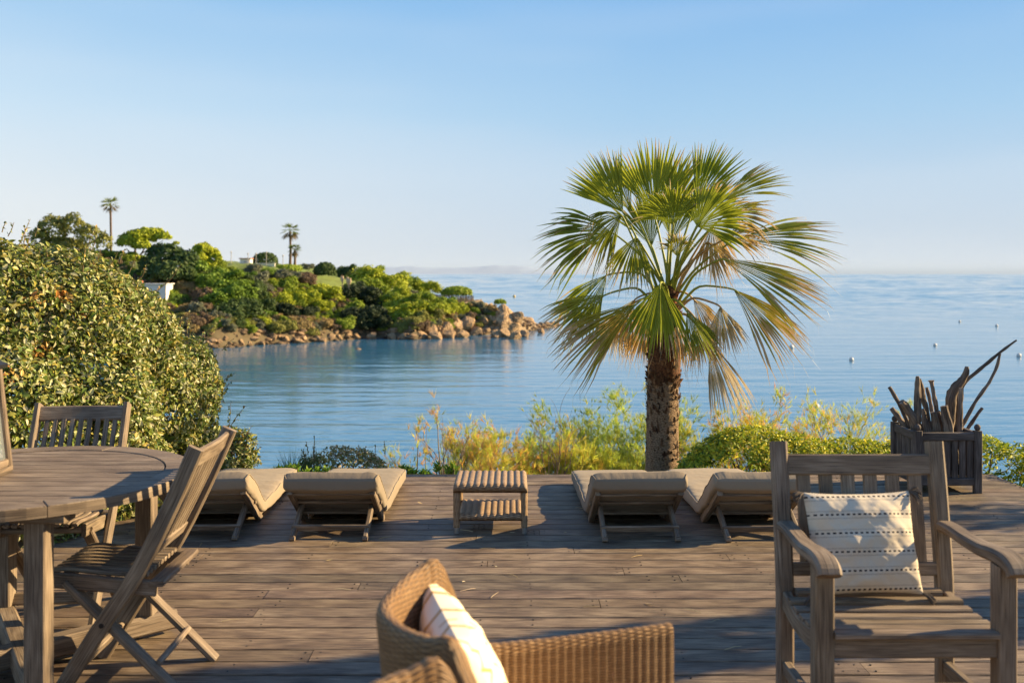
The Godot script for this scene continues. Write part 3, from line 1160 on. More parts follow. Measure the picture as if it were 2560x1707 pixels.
# ---- loungers
func lounger(label: String, pos: Vector3, turn: float, seed_: int) -> Node3D:
	var t := thing("sun_lounger", label, "sun lounger", pos, turn, "low folding loungers along the deck edge")
	var hw := 0.2725
	var path := curve([Vector2(0.045, 0.338), Vector2(0.19, 0.262), Vector2(0.34, 0.168), Vector2(0.45, 0.10), Vector2(0.55, 0.073), Vector2(0.70, 0.074), Vector2(0.95, 0.078), Vector2(1.25, 0.072), Vector2(1.58, 0.066)], 64)
	var wr := FastNoiseLite.new()
	wr.seed = seed_
	wr.frequency = 2.4
	wr.fractal_octaves = 3
	for i in path.size():
		path[i].y += 0.007 * wr.get_noise_2d(path[i].x * 0.5, 3.0) * 2.0
	var rings := []
	var seam_a := []
	var seam_b := []
	var m := path.size()
	for i in m:
		var p: Vector2 = path[i]
		var d: Vector2 = (path[mini(i + 1, m - 1)] - path[maxi(i - 1, 0)]).normalized()
		var n := Vector2(-d.y, d.x)
		if n.y < 0:
			n = -n
		var e := 1.0
		var f := float(i) / (m - 1)
		var run := minf(f, 1.0 - f) / 0.035
		if run < 1.0:
			e = sqrt(maxf(0.02, 1.0 - pow(1.0 - run, 2.4)))
		var th := 0.049 * (1.0 + 0.15 * sin(f * PI * 3.0 + 0.6))
		var ring := PackedVector3Array()
		for k in 44:
			var a := TAU * k / 44
			var cx := cos(a)
			var cy := sin(a)
			var x := signf(cx) * pow(absf(cx), 0.22) * (hw - 0.02 + 0.02 * e)
			var y := signf(cy) * pow(absf(cy), 0.42) * th * e
			var wv := wr.get_noise_3d(x * 1.2, p.x * 3.0, y * 3.0) * 0.010
			if absf(f - 0.42) < 0.14 and cy > 0:
				wv += sin(f * 260.0 + x * 3.0) * 0.0035 * (1.0 - absf(f - 0.42) / 0.14)
			if f < 0.14 and cy > -0.3:
				wv += (sin(x * 34.0 + 9.0 * wr.get_noise_2d(x * 1.1, p.x)) + 0.6 * sin(x * 61.0 + p.x * 20.0)) * 0.0032 * (1.0 - f / 0.14)
			y += wv * (0.4 + 0.6 * e)
			x += wr.get_noise_3d(p.x * 2.0 + 40.0, y * 3.0, signf(cx)) * 0.004
			var q := p + n * y
			ring.append(Vector3(x, q.y, -q.x))
		rings.append(ring)
		seam_a.append(ring[3] + Vector3(0.002, 0.001, 0))
		seam_b.append(ring[19] + Vector3(-0.002, 0.001, 0))
	var b := MB.new()
	b.loft(rings, true, true)
	var fabric_: StandardMaterial3D = M.fabric.duplicate()
	fabric_.albedo_color = Color(0.515, 0.458, 0.375) * [1.0, 0.96, 1.03, 0.98][seed_ % 4]
	fabric_.uv1_offset = Vector3(seed_ * 0.31, seed_ * 0.17, 0)
	var mat_ := part("mattress", b, fabric_, t)
	for sm in [seam_a, seam_b]:
		var q := MB.new()
		q.tube(sm, sm.map(func(_p): return 0.0032), 6)
		part("piping", q, fabric_, mat_)
	for s in [-1.0, 1.0]:
		bar("back_rail", Vector3(s * 0.235, 0.0, -0.50), Vector3(s * 0.235, 0.268, -0.075), 0.032, 0.05, t, Vector3(0, 0.84, 0.53), M.teak)
		bar("prop_leg", Vector3(s * 0.205, 0.012, 0.0), Vector3(s * 0.205, 0.150, -0.285), 0.026, 0.042, t, Vector3.UP, M.teak)
		var w := MB.new()
		w.tube([Vector3(s * 0.19, 0.014, 0.0), Vector3(s * 0.22, 0.014, 0.0)], [0.014, 0.014], 10)
		part("foot", w, M.teak, t)
		bar("seat_rail", Vector3(s * 0.21, 0.018, -0.56), Vector3(s * 0.21, 0.018, -1.5), 0.03, 0.028, t, Vector3.UP, M.teak)
	bar("foot_bar", Vector3(-0.222, 0.058, -0.066), Vector3(0.222, 0.058, -0.066), 0.016, 0.04, t, Vector3(0, 0.9, 0.4), M.teak)
	bar("prop_bar", Vector3(-0.262, 0.156, -0.285), Vector3(0.262, 0.156, -0.285), 0.036, 0.022, t, Vector3.UP, M.teak)
	for k in 3:
		var f: float = [0.92, 0.66, 0.30][k]
		var c := Vector3(0, 0.268 * f, -0.50 + 0.425 * f)
		bar("back_slat", c + Vector3(-0.219, 0.004, 0), c + Vector3(0.219, 0.004, 0), 0.05, 0.016, t, Vector3(0, 0.84, 0.53), M.teak)
	for k in 4:
		bar("seat_slat", Vector3(-0.195, 0.022, -0.66 - 0.25 * k), Vector3(0.195, 0.022, -0.66 - 0.25 * k), 0.06, 0.014, t, Vector3.UP, M.teak)
	for s in [-1.0, 1.0]:
		for dy in [-0.009, 0.009]:
			var q := MB.new()
			q.tube([Vector3(s * 0.207, 0.058 + dy, -0.064), Vector3(s * 0.207, 0.058 + dy, -0.0565)], [0.0042, 0.0042], 6)
			part("screw", q, M.screw, t)
	return t

# ---- planter with driftwood
func planter() -> void:
	var c := Vector3(2.99, 0, -7.07)
	var t := thing("slatted_planter", "square weathered wooden planter of vertical slats filled with driftwood", "planter", c)
	var h := 0.205
	for sx in [-1.0, 1.0]:
		for sz in [-1.0, 1.0]:
			bar("post", Vector3(sx * h, 0, sz * h), Vector3(sx * h, 0.425, sz * h), 0.05, 0.05, t, Vector3.BACK, M.old_wood)
			var f := MB.new()
			var path := []
			var rad := []
			for i in 9:
				var a := PI * i / 8
				path.append(Vector3(sx * h, 0.447 - cos(a) * 0.024, sz * h))
				rad.append(maxf(0.002, sin(a) * 0.022) if i > 0 else 0.012)
			f.tube(path, rad, 10)
			part("finial", f, M.old_wood, t)
	for k in 4:
		var bs := Basis(Vector3.UP, k * PI / 2)
		bar("top_rail", bs * Vector3(-h + 0.026, 0.385, h), bs * Vector3(h - 0.026, 0.385, h), 0.03, 0.055, t, Vector3.UP, M.old_wood)
		bar("bottom_rail", bs * Vector3(-h + 0.026, 0.075, h), bs * Vector3(h - 0.026, 0.075, h), 0.03, 0.05, t, Vector3.UP, M.old_wood)
		for i in 7:
			var x := -0.156 + 0.052 * i
			bar("slat", bs * Vector3(x, 0.10, h - 0.006), bs * Vector3(x, 0.358, h - 0.006), r(0.041, 0.046), 0.014, t, bs * Vector3.BACK, M.old_wood)
	var fl := wb()
	fl.beam(Vector3(-0.18, 0.09, 0), Vector3(0.18, 0.09, 0), 0.36, 0.016)
	part("floor_board", fl, M.old_wood, t)
	# x, y pairs on the photograph's enlargement; depth offset; radii
	var sticks := [
		["straight driftwood pole leaning out furthest beyond the planter's seaward corner post", [[450, 980, 0.1], [330, 700, 0.12], [225, 520, 0.14]], [19, 18, 16]],
		["thick dark driftwood log leaning over the corner post of the planter", [[500, 1000, 0.02], [430, 800, 0.0], [335, 650, -0.02]], [36, 38, 30]],
		["short pale driftwood log resting low on the planter's rim", [[440, 940, 0.1], [330, 820, 0.15], [243, 708, 0.18]], [25, 27, 20]],
		["tall dark split driftwood stump standing upright in the planter", [[485, 980, 0.0], [478, 700, 0.0], [480, 520, 0.02], [478, 425, 0.02]], [30, 30, 26, 14]],
		["knobbly blackened driftwood stick beside the tall split stump", [[600, 980, 0.05], [560, 760, 0.05], [520, 580, 0.05], [494, 450, 0.04]], [24, 24, 26, 14]],
		["thin straight driftwood stick with a flat cut top", [[630, 980, 0.1], [600, 700, 0.1], [560, 525, 0.1]], [19, 18, 17]],
		["slim driftwood stick topped with a knob", [[690, 980, -0.04], [640, 680, -0.04], [604, 500, -0.04], [598, 462, -0.04]], [22, 20, 18, 28]],
		["stubby driftwood log with a pale tip in front of the blackened stick", [[580, 1000, -0.1], [555, 860, -0.1], [525, 715, -0.1]], [32, 32, 18]],
		["short dark driftwood stump in the middle of the planter", [[650, 1000, -0.12], [640, 860, -0.12], [612, 745, -0.12]], [32, 32, 26]],
		["squat driftwood stump with broken top beside the middle stump", [[715, 1000, -0.06], [690, 850, -0.06], [655, 735, -0.06]], [34, 30, 24]],
		["twin-headed brown driftwood stump under the twisted branch", [[745, 1000, -0.12], [735, 850, -0.12], [700, 692, -0.12]], [34, 32, 22]],
		["rounded brown driftwood peg standing against the front rail", [[790, 990, -0.14], [765, 850, -0.14], [722, 690, -0.14]], [24, 24, 20]],
		["thick twisted driftwood branch rising like an antler", [[760, 960, 0.06], [780, 760, 0.06], [775, 640, 0.06], [805, 545, 0.06], [870, 465, 0.05], [905, 400, 0.04], [915, 338, 0.04]], [30, 34, 42, 42, 32, 26, 18]],
		["pale straight driftwood post standing upright among the sticks", [[850, 990, -0.02], [858, 700, -0.02], [866, 530, -0.02]], [24, 22, 20]],
		["longest slanting driftwood rod reaching out over the sea", [[800, 960, 0.12], [860, 545, 0.1], [1000, 392, 0.08], [1180, 240, 0.06], [1358, 104, 0.04]], [18, 18, 16, 14, 9]],
		["dark bent driftwood branch hooked under the longest rod", [[820, 960, 0.0], [900, 820, 0.0], [1000, 640, 0.02], [1110, 490, 0.03], [1180, 350, 0.04], [1213, 225, 0.05]], [17, 16, 16, 14, 13, 12]],
		["short slim driftwood stick leaning over the far corner finial", [[860, 1000, 0.12], [940, 870, 0.13], [1052, 706, 0.14]], [17, 16, 14]],
	]
	var knot := FastNoiseLite.new()
	knot.seed = 55
	knot.frequency = 9.0
	for s in sticks:
		var path := []
		var rad := []
		var keys := []
		for q in s[1]:
			keys.append(at(864.0 + q[0] * 0.11228, 328.0 + q[1] * 0.11228, 7.07 + q[2]))
		var dn: Vector3 = keys[0] - keys[1]
		var low: Vector3 = keys[0] + dn * ((keys[0].y - 0.115) / maxf(0.05, -dn.y))
		low.x = clampf(low.x, 2.99 - 0.14, 2.99 + 0.14)
		low.z = clampf(low.z, -7.07 - 0.14, -7.07 + 0.14)
		keys.insert(0, low)
		s[2].insert(0, s[2][0])
		var n := 26
		path = curve(keys, n)
		var rr := []
		for q in s[2]:
			rr.append(Vector3(q * 0.11228 * 7.07 / 1000.0, 0, 0))
		rad = curve(rr, n)
		var b := wb(0.7, 1.1)
		var rings := []
		for i in n:
			var d: Vector3 = (path[mini(i + 1, n - 1)] - path[maxi(i - 1, 0)]).normalized()
			var sd := d.cross(Vector3.BACK).normalized()
			var u := d.cross(sd)
			var ring := PackedVector3Array()
			for k in 12:
				var a := TAU * k / 12
				var p: Vector3 = path[i]
				var o := sd * cos(a) + u * sin(a)
				var w := 1.0 + 0.55 * knot.get_noise_3dv(p + o * 0.035) + (0.25 * knot.get_noise_3dv(p * 3.0) if i % 3 == 0 else 0.0)
				ring.append(p + o * rad[i].x * w)
			rings.append(ring)
		b.loft(rings, true, true)
		for i in b.v.size():
			b.v[i] -= keys[0]
		solo("driftwood", b, M.drift, s[0], "driftwood", keys[0])

# ---------------------------------------------------------------- plants
# leaves over a heap of ellipsoids [centre, radii]; returns [places, depths below the surface]
func heap(blobs: Array, count: int, deep: float, lump: float, size: Vector2, droop: float, keep_front := -2.0, holes := 0.0) -> Array:
	var area := []
	var total := 0.0
	for b in blobs:
		total += b[1].x * b[1].y + b[1].y * b[1].z + b[1].x * b[1].z
		area.append(total)
	var out := []
	var guard := 0
	while out.size() < count and guard < count * 8:
		guard += 1
		var q := r(0, total)
		var k := 0
		while area[k] < q:
			k += 1
		var c: Vector3 = blobs[k][0]
		var ra: Vector3 = blobs[k][1]
		var d := rv()
		var n := (d / ra).normalized()
		var dep := deep * pow(rng.randf(), 1.6)
		var p := c + d * ra
		var f := 1.0 + lump * (noise.get_noise_3dv(p * (26.0 / maxf(0.3, ra.x))) + 0.7 * noise.get_noise_3dv(p * (70.0 / maxf(0.3, ra.x))))
		p = c + d * ra * f - n * dep
		var eye := (Vector3(0, 1.5, 0) - p).normalized()
		if n.dot(eye) < keep_front:
			continue
		if holes > 0.0 and dep < 0.28 and noise.get_noise_3dv(p * 170.0) < -holes:
			continue
		var inside := false
		for j in blobs.size():
			if j != k and ((p - blobs[j][0]) / (blobs[j][1] * 0.84)).length_squared() < 1.0:
				inside = true
				break
		if inside:
			continue
		out.append([p, n, dep])
	return out

func leaf_basis(n: Vector3, s: float, droop: float) -> Basis:
	var up := (n * 0.75 + rv() * 0.75 + Vector3.UP * 0.25).normalized()
	var d := up.cross(rv()).normalized()
	d = (d + n * 0.35 + Vector3.DOWN * droop).normalized()
	return basis_to(d, up).scaled(Vector3.ONE * s)

func leaf_mesh(w: float, fold := 0.3, curl := 0.25) -> ArrayMesh:
	var b := MB.new()
	b.leaf(Vector3.ZERO, Vector3.BACK, Vector3.UP, 1.0, w, fold, curl)
	return b.mesh()

func pick(palette: Array) -> Color:
	var q: Color = palette[rng.randi() % palette.size()]
	var t := r(0.75, 1.25)
	return Color(q.r * t, q.g * t * r(0.93, 1.07), q.b * t)

# a leafy bush: nearest leaves as parts, the rest as one mass, and twigs
func bush(t: Node3D, blobs: Array, count: int, singles: int, size: Vector2, w: float, palette: Array, m: Material, deep: float, lump: float, droop: float, front: float, twigs: int, patches := []) -> void:
	var found := heap(blobs, count, deep, lump, size, droop, front, 0.20)
	var mesh := leaf_mesh(w)
	var order := range(found.size())
	order.sort_custom(func(a, b): return found[a][0].distance_to(Vector3(0, 1.5, 0)) + found[a][2] * 6.0 < found[b][0].distance_to(Vector3(0, 1.5, 0)) + found[b][2] * 6.0)
	var places := []
	var tints := []
	var kinds := []
	for k in 10:
		var b := MB.new()
		b.col = pick(palette)
		b.leaf(Vector3.ZERO, Vector3.BACK, Vector3.UP, 1.0, w * r(0.85, 1.15), r(0.15, 0.45), r(0.0, 0.5))
		kinds.append(b.mesh())
	for i in order.size():
		var f = found[order[i]]
		var bs := leaf_basis(f[1], r(size.x, size.y), droop)
		if i < singles:
			var o := part("leaf", kinds[rng.randi() % 10], m, t)
			o.transform = Transform3D(bs, f[0])
			continue
		places.append(Transform3D(bs, f[0]))
		var q := pick(palette)
		for pt in patches:
			if f[0].distance_to(pt[0]) < pt[1] * r(0.4, 1.1):
				q = pick(pt[2])
		tints.append(q)
	scatter("foliage", mesh, m, places, tints, t)
	var tw := MB.new()
	for i in twigs:
		var bl = blobs[rng.randi() % blobs.size()]
		var d := rv()
		d.y = absf(d.y) * 0.7
		var p0: Vector3 = bl[0] + d * bl[1] * r(0.2, 0.6)
		var p1: Vector3 = bl[0] + d * bl[1] * r(0.9, 1.05) + rv() * 0.05
		tw.tube([p0, (p0 + p1) * 0.5 + rv() * 0.03, p1], [0.007, 0.005, 0.0025], 5, false)
	if twigs:
		part("twigs", tw, M.twig, t)

func shoots(t: Node3D, tips: Array, size: float, palette: Array, m: Material) -> void:
	for q in tips:
		var b := MB.new()
		var p0: Vector3 = q[0]
		var p1: Vector3 = q[1]
		var mid := (p0 + p1) * 0.5 + rv() * p0.distance_to(p1) * 0.06
		b.col = Color(0.22, 0.15, 0.07)
		b.tube([p0, mid, p1], [0.0032, 0.0026, 0.0014], 5, false)
		var n := int(p0.distance_to(p1) / (size * 0.55)) + 2
		for i in n:
			b.col = pick(palette)
			var f := 0.15 + 0.85 * float(i) / n
			b.leaf(p0.lerp(p1, f), ((p1 - p0).normalized() * 0.6 + rv()).normalized(), rv(), size * r(0.5, 0.95) * (1.1 - 0.5 * f), size * 0.4)
		part("shoot", b, m, t)

func big_hedge() -> void:
	var t := thing("silverberry_hedge", "tall rounded hedge with silvery green leaves beside the round table", "hedge")
	var list := [[-34, 332, 6.1, 0.62], [45, 338, 6.5, 0.62], [98, 352, 7.0, 0.56], [128, 398, 7.3, 0.54], [163, 392, 7.6, 0.44], [168, 452, 7.7, 0.42], [60, 425, 6.3, 0.62], [-30, 430, 5.8, 0.62], [0, 520, 5.9, 0.62], [85, 505, 6.5, 0.62], [140, 492, 7.2, 0.52], [196, 470, 8.0, 0.30], [176, 372, 8.0, 0.33], [-110, 380, 5.9, 0.7], [236, 470, 8.3, 0.20], [236, 448, 8.4, 0.17]]
	var blobs := []
	for q in list:
		blobs.append([at(q[0], q[1], q[2]), Vector3(q[3], q[3], q[3] * 0.95)])
	var green := [Color(0.12, 0.16, 0.028), Color(0.18, 0.20, 0.045), Color(0.30, 0.30, 0.12), Color(0.07, 0.11, 0.015), Color(0.23, 0.23, 0.04), Color(0.40, 0.38, 0.20), Color(0.13, 0.16, 0.022), Color(0.32, 0.26, 0.05), Color(0.09, 0.13, 0.016)]
	var dry := [Color(0.45, 0.20, 0.04), Color(0.40, 0.24, 0.06), Color(0.30, 0.13, 0.03), Color(0.48, 0.30, 0.08)]
	var patches := []
	for q in [[62, 293, 6.1, 0.11], [80, 308, 6.2, 0.10], [38, 350, 5.9, 0.12], [30, 300, 5.9, 0.10], [96, 362, 6.6, 0.09], [12, 375, 5.5, 0.11], [152, 315, 7.3, 0.09], [150, 360, 7.2, 0.08], [160, 430, 7.3, 0.08]]:
		patches.append([at(q[0], q[1], q[2]), q[3] * 0.7, dry])
	bush(t, blobs, 145000, 300, Vector2(0.024, 0.054), 0.46, green, M.hedge_leaf, 0.34, 0.055, 0.15, -0.55, 500, patches)
	var tips := []
	for i in 60:
		var b = blobs[[0, 1, 2, 12, 4, 5, 11][i % 7]]
		var d := Vector3(r(-0.5, 0.6), r(0.5, 1.0), r(-0.3, 0.6)).normalized()
		var p: Vector3 = b[0] + d * b[1] * 0.98
		tips.append([p, p + (d + Vector3.UP * 0.6 + rv() * 0.4).normalized() * r(0.08, 0.2)])
	for q in [[158, 290, 182, 263, 7.4], [2, 232, 6, 221, 5.9], [8, 236, 14, 222, 5.9], [35, 236, 38, 226, 6.1], [92, 250, 96, 236, 6.6], [120, 262, 125, 248, 6.9], [218, 385, 236, 372, 8.0], [216, 402, 232, 380, 8.0], [222, 350, 234, 338, 8.0], [206, 332, 226, 316, 8.0], [226, 440, 231, 400, 8.2], [231, 425, 246, 405, 8.2], [240, 440, 252, 425, 8.3], [250, 455, 262, 446, 8.3]]:
		tips.append([at(q[0], q[1], q[4]), at(q[2], q[3], q[4])])
	shoots(t, tips, 0.045, green + [dry[3]], M.hedge_leaf)

func near_shrubs() -> void:
	var t := thing("low_shrub", "low dark mounded shrub with bronze tips behind the second lounger from the hedge", "shrub")
	var olive := [Color(0.12, 0.16, 0.03), Color(0.20, 0.21, 0.045), Color(0.40, 0.31, 0.13), Color(0.28, 0.25, 0.06), Color(0.55, 0.45, 0.25)]
	bush(t, [[at(345, 478, 8.05), Vector3(0.36, 0.25, 0.3)], [at(318, 484, 8.05), Vector3(0.28, 0.2, 0.28)], [at(372, 484, 8.1), Vector3(0.2, 0.2, 0.25)], [at(345, 520, 8.1), Vector3(0.42, 0.3, 0.36)]], 9000, 60, Vector2(0.025, 0.042), 0.45, olive, M.leaf, 0.10, 0.10, 0.05, -0.6, 60)
	var tips := []
	for i in 26:
		var p := at(r(300, 385), r(452, 468), 8.0)
		tips.append([p, p + Vector3(r(-0.05, 0.05), r(0.06, 0.16), 0)])
	shoots(t, tips, 0.03, olive, M.hedge_leaf)
	# grass tuft
	var g := thing("grass_tuft", "tuft of thin green grass growing into the low dark mounded shrub", "grass tuft")
	var b := MB.new()
	for i in 150:
		var p := at(r(286, 322), 478, r(7.8, 8.1))
		var d := Vector3(r(-0.5, 0.5), 1, r(-0.3, 0.3)).normalized()
		var l := r(0.12, 0.30)
		var s := Vector3(0.003, 0, 0)
		var k := r(0.8, 1.3)
		b.col = Color(0.06 * k, 0.12 * k, 0.03 * k)
		b.tri(p - s, p + s, p + d * l + Vector3(d.x * 0.05, -0.01, 0))
	part("blades", b, M.leaf, g)
	# fleshy bright plants at the deck edge
	var spots := [[272, 470, "bright green fleshy plant by the hedge's foot", 0.05], [284, 471, "bright green fleshy plant beside the lounger next to the hedge", 0.05], [304, 469, "widest bright green fleshy plant in front of the low dark shrub", 0.085], [326, 471, "bright green fleshy plant peeping over the second lounger's headrest", 0.05], [408, 470, "bright green fleshy plant just past the second lounger's foot end", 0.05], [425, 473, "smallest bright green fleshy plant alone at the bare deck edge", 0.03], [444, 468, "upright bright green fleshy plant beside the wicker table", 0.06]]
	for q in spots:
		var c := at(q[0], q[1], 7.62)
		var o := thing("fleshy_plant", q[2], "plant", Vector3(c.x, -0.32, c.z), 0.0, "fleshy plants along the deck edge")
		var h: float = c.y + 0.32
		var stalk := MB.new()
		var lf := MB.new()
		for k in 9:
			var e := Vector3(r(-1, 1) * q[3] * 1.5, h + r(-0.03, 0.02), r(-0.06, 0.06))
			stalk.tube([Vector3(e.x * 0.3, 0, e.z * 0.3), Vector3(e.x * 0.8, h * 0.6, e.z), e], [0.006, 0.005, 0.004], 5, false)
			for j in 22:
				lf.col = pick([Color(0.22, 0.36, 0.03), Color(0.16, 0.28, 0.02), Color(0.28, 0.40, 0.05)])
				lf.leaf(e + Vector3(0, r(-0.06, 0.01), 0), Vector3(r(-1, 1), r(0.3, 1.3), r(-1, 1)).normalized(), rv(), r(0.03, 0.05), 0.012)
		part("stalks", stalk, M.twig, o)
		part("leaves", lf, M.leaf, o)
	# clipped evergreen hedges
	var yel := [Color(0.34, 0.38, 0.02), Color(0.52, 0.50, 0.025), Color(0.20, 0.27, 0.018), Color(0.11, 0.17, 0.014), Color(0.62, 0.54, 0.04)]
	var c1 := thing("clipped_hedge", "clipped yellow-green hedge running from the palm trunk to the planter", "hedge")
	bush(c1, [[at(745, 482, 8.15), Vector3(0.56, 0.45, 0.45)], [at(790, 483, 8.2), Vector3(0.5, 0.40, 0.45)], [at(850, 486, 8.2), Vector3(0.6, 0.38, 0.42)], [at(905, 487, 8.2), Vector3(0.5, 0.375, 0.42)], [at(708, 500, 8.05), Vector3(0.32, 0.36, 0.3)]], 38000, 120, Vector2(0.026, 0.044), 0.42, yel, M.leaf, 0.12, 0.10, -0.1, -0.6, 120)
	var c2 := thing("clipped_hedge", "clipped green hedge past the planter at the deck's seaward corner", "hedge")
	bush(c2, [[at(985, 484, 7.95), Vector3(0.36, 0.38, 0.4)], [at(1030, 486, 7.9), Vector3(0.45, 0.37, 0.4)], [at(1080, 492, 7.5), Vector3(0.5, 0.4, 0.5)], [Vector3(4.75, -0.12, -7.0), Vector3(0.5, 0.4, 0.55)], [Vector3(4.95, -0.12, -6.2), Vector3(0.5, 0.4, 0.6)]], 22000, 100, Vector2(0.028, 0.048), 0.42, [yel[0], yel[2], yel[3], yel[1]], M.leaf, 0.12, 0.10, -0.1, -0.6, 60)

func branching(b: MB, p: Vector3, d: Vector3, l: float, rad: float, level: int, tips: Array, spread: float, up: float) -> void:
	var q := p
	var dd := d
	var path := [p]
	var rr := [rad]
	for i in 4:
		dd = (dd + rv() * 0.22 + Vector3.UP * up * 0.15).normalized()
		q += dd * l / 4.0
		path.append(q)
		rr.append(rad * (1.0 - 0.13 * (i + 1)))
		if level <= 1 and i > 1:
			tips.append([q, dd])
	b.tube(path, rr, 5, false)
	if level <= 0:
		tips.append([q, dd])
		return
	for k in (3 if level > 1 else 4):
		var e := (dd + rv() * spread + Vector3.UP * up).normalized()
		branching(b, path[2 + k % 3], e, l * r(0.5, 0.75), rad * 0.52, level - 1, tips, spread, up)

func tamarisk(label: String, foot: Vector3, tops: Array, density: int, palette: Array, level := 2) -> void:
	var t := thing("tamarisk", label, "shrub", foot, 0.0, "feathery shrubs on the bank below the deck")
	var b := MB.new()
	var tips := []
	for q in tops:
		var e: Vector3 = q - foot
		branching(b, Vector3(r(-0.1, 0.1), -0.1, r(-0.1, 0.1)), (e + rv() * 0.05).normalized(), e.length() * (0.56 if level > 1 else 0.72), 0.013, level, tips, 0.62, 0.22)
	part("branches", b, M.twig, t)
	var spray := MB.new()
	for i in 9:
		var d := Vector3(r(-0.6, 0.6), r(-0.6, 0.6), 1).normalized()
		var o := Vector3(0, 0, r(0, 0.4))
		var s := rv() * 0.022
		spray.tri(o - s, o + s, o + d * r(0.4, 0.9))
		var e := d.cross(s).normalized() * 0.020
		spray.tri(o - e, o + e, o + d * r(0.4, 0.9))
	var places := []
	var tints := []
	for i in density:
		var q = tips[rng.randi() % tips.size()]
		var p: Vector3 = q[0] + rv() * r(0.0, 0.17)
		places.append(Transform3D(basis_to((q[1] + rv() * 0.9 + Vector3.UP * 0.3).normalized(), rv()).scaled(Vector3.ONE * r(0.06, 0.13)), p))
		tints.append(pick(palette))
	scatter("foliage", spray.mesh(), M.feather, places, tints, t)

func tamarisks() -> void:
	var y1 := [Color(0.62, 0.62, 0.10), Color(0.50, 0.55, 0.09), Color(0.70, 0.60, 0.12), Color(0.54, 0.58, 0.08)]
	var y2 := y1 + [Color(0.72, 0.48, 0.10), Color(0.66, 0.42, 0.16)]
	var y3 := [Color(0.42, 0.52, 0.10), Color(0.54, 0.60, 0.10), Color(0.62, 0.62, 0.10), Color(0.36, 0.44, 0.10)]
	var specs := [
		["feathery orange-tinged shrub seen right above the wicker table", 480, 9.9, [[462, 434], [476, 424], [490, 430], [500, 446]], 2000, y2],
		["feathery yellow-green shrub between the wicker table and the third lounger", 520, 10.4, [[505, 430], [520, 424], [530, 440], [545, 452]], 1700, y2],
		["low golden feathery shrub behind the third lounger's foot end", 560, 10.2, [[545, 446], [562, 440], [575, 452]], 1500, y1],
		["fullest pale green feathery shrub to the side of the palm trunk", 600, 10.6, [[585, 424], [596, 410], [606, 414], [618, 428], [628, 440]], 2800, y3],
		["tall thin feathery shrub partly hidden by the palm trunk", 640, 10.9, [[632, 402], [642, 396], [650, 412], [640, 430]], 1700, y3],
		["sparse feathery shrub peeping out between palm trunk and clipped hedge", 695, 10.8, [[688, 424], [700, 416], [706, 428]], 700, y1],
		["broad golden feathery shrub standing over the clipped hedge", 768, 10.9, [[738, 416], [752, 404], [766, 395], [780, 398], [792, 408], [800, 416]], 3000, y2],
		["slender open feathery shrub between the clipped hedge and a white buoy", 832, 11.2, [[822, 408], [834, 392], [842, 412], [852, 420]], 900, y1],
		["tiny thin feathery sapling low beside the planter", 862, 10.9, [[858, 430], [864, 424]], 160, y2],
		["small dry feathery sprig above the bare deck edge", 432, 9.8, [[424, 446], [436, 434], [428, 456]], 260, y2],
	]
	for s in specs:
		var d: float = s[2]
		var f := at(s[1], 473.5, d)
		f.y = -0.75 - (d - 9.0) * 0.55
		var tops := []
		for q in s[3]:
			tops.append(at(q[0], q[1], d + r(-0.35, 0.35)))
		tamarisk(s[0], f, tops, int(s[4] * 1.15), s[5], 1 if s[4] < 800 else 2)
	# leafless twiggy shrubs
	for s in [["bare grey twiggy shrub beside the wicker table", 452, 9.6, [[440, 432], [449, 418], [458, 440], [446, 446]]], ["bare pale twiggy shrub rising between two feathery shrubs", 552, 10.0, [[538, 420], [545, 412], [556, 430], [562, 424]]]]:
		var foot := at(s[1], 473.5, s[2])
		foot.y = -0.9
		var t := thing("bare_shrub", s[0], "shrub", foot, 0.0, "leafless shrubs on the bank")
		var b := MB.new()
		var tips := []
		for q in s[3]:
			var e: Vector3 = at(q[0], q[1], s[2]) - foot
			branching(b, Vector3.ZERO, e.normalized(), e.length() * 0.60, 0.009, 2, tips, 0.5, 0.15)
		part("branches", b, M.dead_twig, t)

